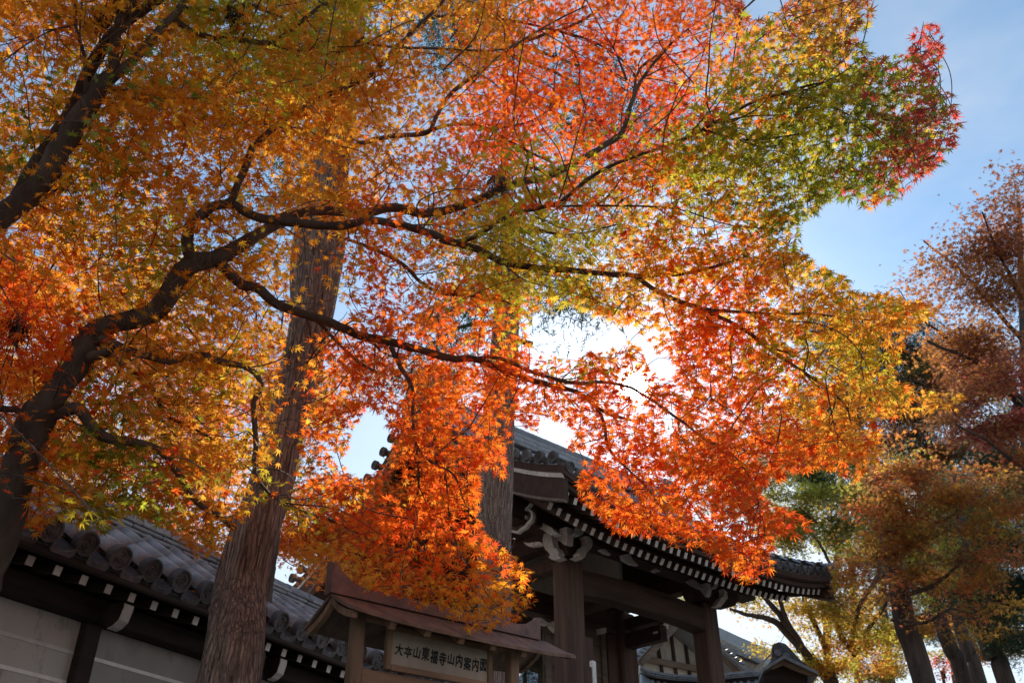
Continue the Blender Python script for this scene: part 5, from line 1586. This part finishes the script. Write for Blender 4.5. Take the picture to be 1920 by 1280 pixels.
def conifer_crown(root, top, specs, seed, nl, spread=0.24, length=0.26):
    """boughs from the stem out to the given pixel spots (x,y,t), needles hanging on them"""
    g = np.random.default_rng(seed)
    o = np.array(root.location)
    cents = []
    ch = []
    for (x, y, t) in specs:
        e = np.array(P(x, y, t))
        s = np.array([top[0], top[1], min(e[2]+0.4, top[2])])
        c = catmull([(*s, 0.035), (*((s+e)/2+np.array([0, 0, 0.25])), 0.022), (*e, 0.006)], 0.25)
        ch.append(c)
        k = len(c)
        cents.append(c[int(k*0.45):, :3])
    V, F = tubes(ch, 5)
    link('boughs', bigmesh('boughs', V-o, F, M['farbark'], smooth=True), root)['kind'] = 'stuff'
    cents = np.vstack(cents)
    V, F, C = needle_sprays(cents, nl, length, spread, g)
    link('foliage', bigmesh('foliage', V-o, F, M['needle'], C), root)['kind'] = 'stuff'
conifer_crown(ced, (q[0], q[1], q[2]+9), [(505,255,10),(530,330,9.5),(560,120,12),(590,75,12),(480,240,10.5),(520,440,8.6),(650,60,12.5),(300,60,12),(420,150,12),(250,250,10)], 5, 3600)
# second cedar behind the notice board, in front of the gate
b1 = P(925, 1280, 9.0)
ced2 = empty('cedar_tree', (b1.x, b1.y, 0), 0, 'upright grey-brown cedar standing before the gate roof, with a broken limb stub', 'tree')
tp = [(926, 1280, 9.0, 62), (928, 1100, 9.4, 62), (926, 1000, 9.65, 63), (929, 900, 9.9, 66), (934, 800, 10.2, 60), (942, 700, 10.5, 54), (948, 620, 10.75, 48), (952, 540, 11.0, 44)]
pts = [(b1.x, b1.y, -0.1, 0.3), (b1.x, b1.y, 0.5, 0.22)]
for x, y, t, w in tp:
    p = P(x, y, t); pts.append((p.x, p.y, p.z, w/2*t/FPX))
q = pts[-1]
pts += [(q[0], q[1], q[2]+0.7, 0.09), (q[0]-0.05, q[1], q[2]+2.0, 0.045), (q[0], q[1], q[2]+8, 0.012)]
cedar_trunk('trunk', pts, ced2, M['cedar'], sides=80, ridge=0.09, seed=9, step=0.07)
s0, s1 = P(950, 632, 10.7), P(998, 645, 10.6)
V, F = tubes([catmull([(*s0, 0.045), (*((s0+s1)/2), 0.036), (*s1, 0.03)], 0.04)], 10, rough=0.06)
link('broken_limb', bigmesh('broken_limb', V-np.array(ced2.location), F, M['farbark']), ced2)
conifer_crown(ced2, (q[0], q[1], q[2]+8), [(830,80,15.5),(800,130,15),(860,110,15),(770,60,16),(820,40,16),(1010,560,11.3),(1100,572,11.6),(1130,580,11.7),(860,610,11),(830,600,11),(1130,300,13.5),(1180,240,14),(990,510,11.6),(760,690,10.8),(800,470,12),(880,420,12.5),(1280,340,14),(1300,250,14.5),(1200,450,13)], 6, 5200)

# ------------------------------------------------------------------ broadleaf and conifer trees farther away
FP = {
 'russet': [(0.30,0.10,0.055),(0.38,0.15,0.06),(0.24,0.075,0.05),(0.42,0.20,0.07)],
 'crimson': [(0.34,0.05,0.05),(0.42,0.07,0.05),(0.26,0.04,0.045)],
 'rust': [(0.52,0.17,0.03),(0.60,0.24,0.04),(0.42,0.12,0.03),(0.62,0.34,0.05)],
 'gold': [(0.62,0.40,0.05),(0.66,0.30,0.04),(0.50,0.40,0.06),(0.40,0.38,0.05)],
 'lime': [(0.40,0.42,0.06),(0.52,0.46,0.06),(0.30,0.34,0.05),(0.60,0.42,0.06)],
 'olive': [(0.16,0.17,0.05),(0.24,0.22,0.06),(0.34,0.25,0.06),(0.12,0.14,0.045)],
 'green': [(0.07,0.11,0.04),(0.10,0.14,0.05),(0.05,0.085,0.035)],
 'red': [(0.70,0.15,0.05),(0.66,0.10,0.05),(0.74,0.24,0.05)],
 'flame': [(0.74,0.18,0.03),(0.74,0.28,0.04),(0.70,0.12,0.03),(0.76,0.36,0.05)],
 'amber': [(0.72,0.34,0.04),(0.68,0.26,0.03),(0.74,0.42,0.06),(0.55,0.38,0.05)],
}
def far_tree(name, label, t, ells, pal, trunk=None, limbs=(), leaf=0.05, lai=1.6, seed=0, needle=False, clump=0.34, cat='tree', group=None, tbase=None):
    g = np.random.default_rng(100+seed)
    t0x, t0y = (trunk[0][0], trunk[0][1]) if trunk else (ells[0][0], 1280)
    bp = P(t0x, t0y, t)
    root = empty(name, (bp.x, bp.y, 0), 0, label, cat, group)
    o = np.array(root.location)
    chains = []
    if trunk:
        y0 = bp.y
        pts = [(bp.x, bp.y, -0.1, trunk[0][2]/2*t/FPX*1.25)]
        for (x, y, w) in trunk:
            r_ = ray(x, y); k = y0/r_.y          # the stem stays upright: same distance ahead
            p = EYE + r_*k
            pts.append((p.x, p.y, p.z, w/2*k/FPX))
        ct = catmull(pts, 0.2)
        chains.append(ct)
        V, F = tubes([ct], 14, rough=0.05, seed=seed)
        link('trunk', bigmesh('trunk', V-o, F, M['farbark'], smooth=True), root)
    for li in limbs:
        pts = []
        for i, (x, y, w) in enumerate(li):
            k = t + 0.25*i*((-1)**len(li))
            p = P(x, y, k)
            pts.append((p.x, p.y, p.z, w/2*k/FPX))
        c = catmull(pts, 0.15)
        c[:, :3] += np.cumsum(g.normal(0, 0.008, (len(c), 3)), 0)
        chains.append(c)
        V, F = tubes([c], 8, rough=0.05, seed=seed+3)
        link('limb', bigmesh('limb', V-o, F, M['farbark'], smooth=True), root)
    # clumps inside the crown
    P_, C_ = [], []
    cl = []
    for (cx, cy, rx, ry, dens) in ells:
        area = PI*rx*ry
        lp = (2*leaf*FPX/t)**2*(0.060 if not needle else 0.16)
        n = int(lai*dens*area/lp)
        nc = max(6, int(area*(t/FPX)**2/(clump*clump)*1.1))
        u = g.normal(0, 1, (nc, 3)); u /= np.linalg.norm(u, axis=1)[:, None]
        u *= (g.random(nc)**(1/2.4))[:, None]*1.06
        c = np.array([P(cx+rx*a, cy+ry*b, t + 0.8*(rx+ry)/2*t/FPX*d) for a, b, d in u])
        cl.append(c)
        wv = g.random(nc)**2.2; wv /= wv.sum()
        pk = g.choice(nc, n, p=wv)
        q = c[pk] + np.clip(g.normal(0, 1, (n, 3)), -1.7, 1.7)*np.array([clump, clump, clump*0.42])*0.75
        pcol = np.array(pal)[g.integers(0, len(pal), nc)]*g.uniform(0.55, 1.25, (nc, 1))
        col = pcol[pk]*0.7 + 0.3*np.array(pal)[g.integers(0, len(pal), n)]
        P_.append(q); C_.append(col*g.uniform(0.8, 1.2, (n, 1)))
    pos, col = np.vstack(P_), np.vstack(C_)
    if seed in (11, 13):      # the clear gap between the two cedars
        qx, qy, _ = proj(pos)
        ok_ = ~inpoly(qx, qy, HOLES[1])
        pos, col = pos[ok_], col[ok_]
    cl = np.vstack(cl)
    tw = []
    if chains:
        NX = np.vstack([c[len(c)//3:, :3] for c in chains] + [cl])
        nb = len(NX)-len(cl)
        jn = np.zeros(len(NX), bool); jn[:nb] = True
        dbr = np.linalg.norm(cl[:, None]-NX[None, :nb], axis=2).min(1)
        for i in np.argsort(dbr):
            idx = np.nonzero(jn)[0]
            d_ = np.linalg.norm(NX[idx]-cl[i], axis=1)
            j = idx[d_.argmin()]
            jn[nb+i] = True
            L = d_.min()
            if L < 0.05 or L > 6: continue
            a, b = NX[j], cl[i]
            r0 = 0.006 + 0.006*min(2, L)
            tw.append(catmull([(*a, r0), (*((a+b)/2+g.normal(0, 0.1*L, 3)), r0*0.7), (*b, r0*0.45)], 0.3))
    if needle:
        V, F, C = needle_sprays(pos, len(pos), leaf*3.2, 0.1, g)
        C = np.repeat(col*g.uniform(0.8, 1.2, (len(col), 1)), 3, 0) if False else C
    else:
        n = len(pos)
        nn = np.array([0, 0, 1.0]) + g.normal(0, 0.55, (n, 3))
        tip = g.normal(0, 1, (n, 3)) - np.array([0, 0, 0.7])
        V, F, C = build_leaves(pos, frames(nn, tip), leaf*g.uniform(0.7, 1.3, n), col, LT5, LF5)
    tag(link('leaves' if not needle else 'foliage', bigmesh('leaves', V-o, F, M['leaf'] if not needle else M['needle'], C), root), kind='stuff')
    if tw:
        V, F = tubes(tw, 4)
        tag(link('twigs', bigmesh('twigs', V-o, F, M['farbark'], smooth=True), root), kind='stuff')
    return root

far_tree('maple_tree', 'tall russet tree with thinning brown leaves reaching up the right edge', 17,
  [(1900,430,70,100,0.8),(1850,520,90,90,0.9),(1770,545,70,70,0.6),(1860,640,110,100,1.0),(1790,640,80,70,0.6),(1735,510,35,40,0.35),(1905,340,30,40,0.5),(1830,420,30,40,0.35),(1800,740,80,50,0.5)], FP['russet']+FP['russet']+FP['rust'][:2],
  trunk=[(1960,1290,40),(1945,1100,36),(1935,900,30),(1925,700,22),(1915,520,12),(1910,380,6)],
  limbs=[[(1935,800,14),(1860,700,10),(1790,650,7),(1720,600,4)],[(1930,760,10),(1850,690,8),(1740,645,5)],[(1920,640,10),(1860,570,7),(1800,500,5),(1740,450,3)],[(1915,560,8),(1870,460,5),(1850,400,3)]], leaf=0.07, lai=1.5, seed=1, clump=0.42)
far_tree('maple_tree', 'dusky crimson maple at the right edge below the russet crown', 15,
  [(1880,735,70,60,1.0),(1830,790,80,50,0.8),(1900,820,50,60,0.8)], FP['crimson'][:1]+FP['russet']+FP['rust'][:1],
  trunk=[(1990,1290,34),(1960,1050,28),(1930,860,18),(1900,760,8)], limbs=[[(1920,880,8),(1860,830,6),(1790,790,4)]], leaf=0.065, lai=1.7, seed=2, clump=0.26)
far_tree('maple_tree', 'rust and gold maple with a dark straight trunk at the lower right', 14,
  [(1720,905,110,60,1.0),(1650,960,70,60,0.9),(1760,980,140,70,1.0),(1860,930,90,70,1.0),(1800,1060,130,50,0.9),(1620,1040,70,45,0.8),(1700,1060,70,50,0.8),(1880,1020,60,60,0.8),(1690,860,70,40,0.6),(1560,1010,40,30,0.3),(1680,1110,60,30,0.6),(1840,1120,80,30,0.7),(1800,1155,110,40,0.45),(1620,1120,50,40,0.5)], FP['rust']+FP['russet']+FP['olive'][:2]+FP['gold'][1:2]+FP['lime'][2:3]+FP['red'][:1],
  trunk=[(1735,1290,42),(1700,1180,40),(1685,1100,36),(1668,1030,30),(1655,950,22),(1645,880,14)],
  limbs=[[(1662,1000,10),(1740,980,7),(1800,950,5),(1860,900,3)],[(1690,1120,9),(1760,1090,7),(1800,1050,5)],[(1672,1162,6),(1740,1166,6),(1790,1140,4)]], leaf=0.06, lai=1.25, seed=3, clump=0.24)
far_tree('maple_tree', 'yellow-green maple with fanned dark limbs rising behind the side gate', 21,
  [(1430,1125,60,35,0.5),(1500,1130,80,45,0.75),(1570,1110,80,50,0.9),(1540,1170,70,40,0.6),(1610,1180,60,50,0.7),(1400,1110,40,22,0.4),(1555,1250,110,34,1.0),(1460,1210,40,20,0.4),(1650,1230,60,40,0.6)], FP['gold']+FP['lime'][:2]+FP['rust'][1:3],
  trunk=[(1562,1290,30),(1540,1262,28),(1513,1229,26)],
  limbs=[[(1520,1235,18),(1473,1184,14),(1436,1160,11),(1399,1150,8),(1365,1139,5)],[(1500,1220,14),(1478,1180,12),(1455,1147,11),(1428,1115,8),(1410,1090,5)],[(1512,1228,14),(1490,1190,11),(1476,1166,10),(1460,1120,8),(1450,1080,5)],[(1548,1216,11),(1527,1168,11),(1511,1131,9),(1500,1100,6)],[(1582,1205,13),(1569,1174,11),(1558,1140,8),(1550,1110,5)],[(1600,1230,9),(1620,1190,9),(1650,1150,7),(1668,1110,4)],[(1590,1215,8),(1604,1170,8),(1612,1140,8),(1631,1105,8),(1667,1066,7),(1700,1033,6),(1745,1000,4)],[(1631,1105,7),(1648,1070,7),(1652,1033,6),(1640,980,4)]], leaf=0.07, lai=1.8, seed=4, clump=0.3)
far_tree('broadleaf_tree', 'airy yellow-green tree standing behind the right end of the gate roof', 27,
  [(1530,985,75,70,0.8),(1585,915,65,60,0.6),(1490,920,50,60,0.7),(1480,1000,45,45,0.6),(1600,1000,50,60,0.6),(1420,960,40,30,0.5)], FP['lime']+FP['olive'],
  trunk=[(1556,1290,16),(1560,1110,13),(1575,1020,11),(1588,960,8),(1600,900,5)],
  limbs=[[(1575,1020,7),(1540,985,5),(1500,950,4)],[(1560,1060,6),(1530,1010,5),(1500,990,3)]], leaf=0.09, lai=2.6, seed=5, clump=0.38)
far_tree('conifer_tree', 'dark green conifer rising behind the maples at the right of centre', 34,
  [(1575,640,70,80,0.9),(1650,600,60,50,0.6),(1690,640,60,60,0.6),(1720,740,100,70,0.9),(1610,760,90,70,0.8),(1560,850,80,60,0.7),(1700,830,90,50,0.8),(1560,540,25,25,0.3)], FP['green'],
  trunk=[(1672,1290,18),(1650,1000,13),(1635,800,8),(1625,620,4),(1620,560,2)], leaf=0.12, lai=4.5, seed=6, needle=True, clump=0.5)
far_tree('conifer_tree', 'dark evergreen with a stout trunk, rightmost of the trunks at the lower right', 19,
  [(1890,1080,60,80,0.9),(1880,960,60,70,0.7),(1900,1190,40,60,0.8),(1830,1130,60,40,0.6),(1880,860,60,50,0.6)], FP['green'],
  trunk=[(1890,1290,34),(1862,1232,33),(1843,1188,31),(1825,1110,27),(1808,1020,20),(1796,940,13),(1786,860,5)], leaf=0.08, lai=4.5, seed=7, needle=True, clump=0.36)
far_tree('broadleaf_tree', 'slender trunk with yellow-green leaves, second of the trunks from the gate', 20,
  [(1760,1120,45,30,0.7),(1740,1030,70,60,0.9),(1730,960,60,40,0.7)], FP['lime'],
  trunk=[(1812,1290,29),(1784,1220,28),(1764,1167,26),(1748,1100,21),(1732,1010,14),(1722,930,5)], leaf=0.055, lai=1.2, seed=8, clump=0.3)
far_tree('broadleaf_tree', 'grey trunk rising between the slender tree and the stout evergreen', 22,
  [(1800,1090,70,40,0.9),(1790,1010,70,60,0.9),(1770,930,60,50,0.8)], FP['olive'],
  trunk=[(1840,1290,25),(1817,1226,25),(1800,1176,22),(1782,1100,18),(1764,1010,12),(1752,920,4)], leaf=0.06, lai=1.3, seed=9, clump=0.34)
far_tree('shrub_maple', 'small vivid red maple low between the dark trunks at the lower right', 29,
  [(1768,1255,22,26,1.0),(1800,1240,14,24,0.5)], FP['red'], trunk=[(1775,1300,6),(1772,1270,5),(1768,1250,3)], leaf=0.06, lai=1.6, seed=10, clump=0.3)
far_tree('maple_tree', 'flame-red maple growing behind the tiled wall, between the wall and the leaning cedar', 12,
  [(300,900,140,80,1.0),(590,930,60,90,1.0),(560,1000,50,60,1.0),(560,760,120,80,0.9),(350,780,140,90,0.9),(660,960,50,60,0.6),(420,650,120,80,0.8),(240,670,120,80,0.7),(480,980,90,60,0.9),(300,980,90,50,0.7),(600,1040,70,50,0.9)], FP['flame'],
  trunk=[(395,1290,22),(392,1000,17),(400,850,13),(420,720,7)],
  limbs=[[(395,960,14),(330,900,10),(270,850,7),(210,790,4)],[(400,880,14),(480,800,10),(560,740,7),(620,700,4)],[(420,740,9),(380,660,6),(340,600,4)],[(396,1000,9),(520,940,7),(620,900,4)]], leaf=0.055, lai=1.9, seed=11, clump=0.3)
far_tree('maple_tree', 'yellow and amber maple behind the tiled wall at the far left', 13,
  [(200,880,110,60,0.9),(90,830,110,80,0.9),(60,700,110,90,0.9),(200,560,130,80,0.7),(60,540,110,80,0.8),(330,520,100,60,0.5),(160,420,110,60,0.45)], FP['amber'],
  trunk=[(180,1290,20),(172,1000,16),(160,850,12),(150,700,7)],
  limbs=[[(165,900,12),(90,820,8),(30,740,5)],[(155,800,11),(220,700,8),(270,600,5)],[(150,720,8),(100,600,6),(60,500,4)]], leaf=0.055, lai=1.8, seed=12, clump=0.32)
far_tree('maple_tree', 'orange maple crown glowing behind the hanging sprays between the two cedars', 14,
  [(800,900,90,120,0.9),(740,1000,90,70,0.9),(820,740,90,70,0.6),(700,700,70,60,0.5),(650,1050,70,50,0.8),(770,1080,90,50,0.8)], FP['flame'],
  trunk=[(700,1290,26),(702,1100,20),(720,950,14),(745,820,8)], limbs=[[(720,960,10),(790,900,7),(840,850,4)],[(712,1020,8),(660,960,5),(640,920,3)]], leaf=0.055, lai=2.0, seed=13, clump=0.3)
far_tree('broadleaf_tree', 'brownish-green tree behind the drooping scarlet sprays right of the sun', 26,
  [(1330,830,70,60,0.9),(1410,870,70,60,0.9),(1370,930,80,40,0.8),(1290,880,40,40,0.7)], FP['olive'],
  trunk=[(1330,1290,7),(1332,1100,6),(1336,960,5),(1338,860,3)], leaf=0.07, lai=1.4, seed=14, clump=0.38)
far_tree('maple_tree', 'golden-green maple glimpsed through the gate bay above the white gable', 30,
  [(1260,1120,75,26,0.9),(1275,1152,40,16,0.9),(1200,1135,40,20,0.6)], FP['lime'],
  trunk=[(1262,1290,14),(1262,1200,11),(1262,1140,6)], leaf=0.07, lai=1.5, seed=15, clump=0.36)
far_tree('broadleaf_tree', 'dark olive tree filling the gap between the gate roof and the tall conifer', 31,
  [(1500,850,70,70,1.0),(1580,890,90,80,1.0),(1640,960,80,70,0.9),(1540,780,70,60,0.8),(1660,1050,60,60,0.8)], FP['olive']+FP['green'],
  trunk=[(1612,1290,16),(1600,1100,13),(1585,960,9),(1570,860,4)], leaf=0.10, lai=2.6, seed=17, clump=0.45)
far_tree('conifer_tree', 'tall dark evergreen wood edge behind the trunks at the lower right corner', 38,
  [(1750,1080,110,110,1.0),(1860,1120,90,120,1.0),(1720,960,90,80,0.9),(1850,960,90,80,1.0),(1900,820,50,80,0.8)], FP['green'],
  trunk=[(1880,1290,18),(1860,1100,15),(1835,900,9),(1825,780,3)], leaf=0.12, lai=5.0, seed=18, needle=True, clump=0.6)
far_tree('broadleaf_tree', 'dim brownish-olive tree closing the view behind the russet and crimson crowns', 33,
  [(1800,700,120,90,0.9),(1720,760,90,80,0.8),(1860,880,80,90,0.9),(1760,860,100,70,0.9)], FP['olive']+FP['russet'],
  trunk=[(1795,1290,14),(1790,1000,11),(1785,850,7),(1780,720,3)], leaf=0.10, lai=2.0, seed=19, clump=0.5)
far_tree('maple_tree', 'golden maple low at the right behind the row of dark trunks', 27,
  [(1700,1190,90,50,0.9),(1600,1140,60,40,0.8),(1850,1200,80,50,0.8),(1640,1250,70,40,0.8)], FP['gold']+FP['rust']+FP['olive'],
  trunk=[(1660,1290,12),(1665,1240,9),(1672,1180,5)], leaf=0.08, lai=2.8, seed=20, clump=0.36)
far_tree('pine_tree', 'small green pine seen under the notice board roof', 16,
  [(985,1250,34,44,1.0)], FP['green'], trunk=[(985,1330,9),(984,1270,7),(986,1230,4)], leaf=0.06, lai=1.6, seed=16, needle=True, clump=0.24)
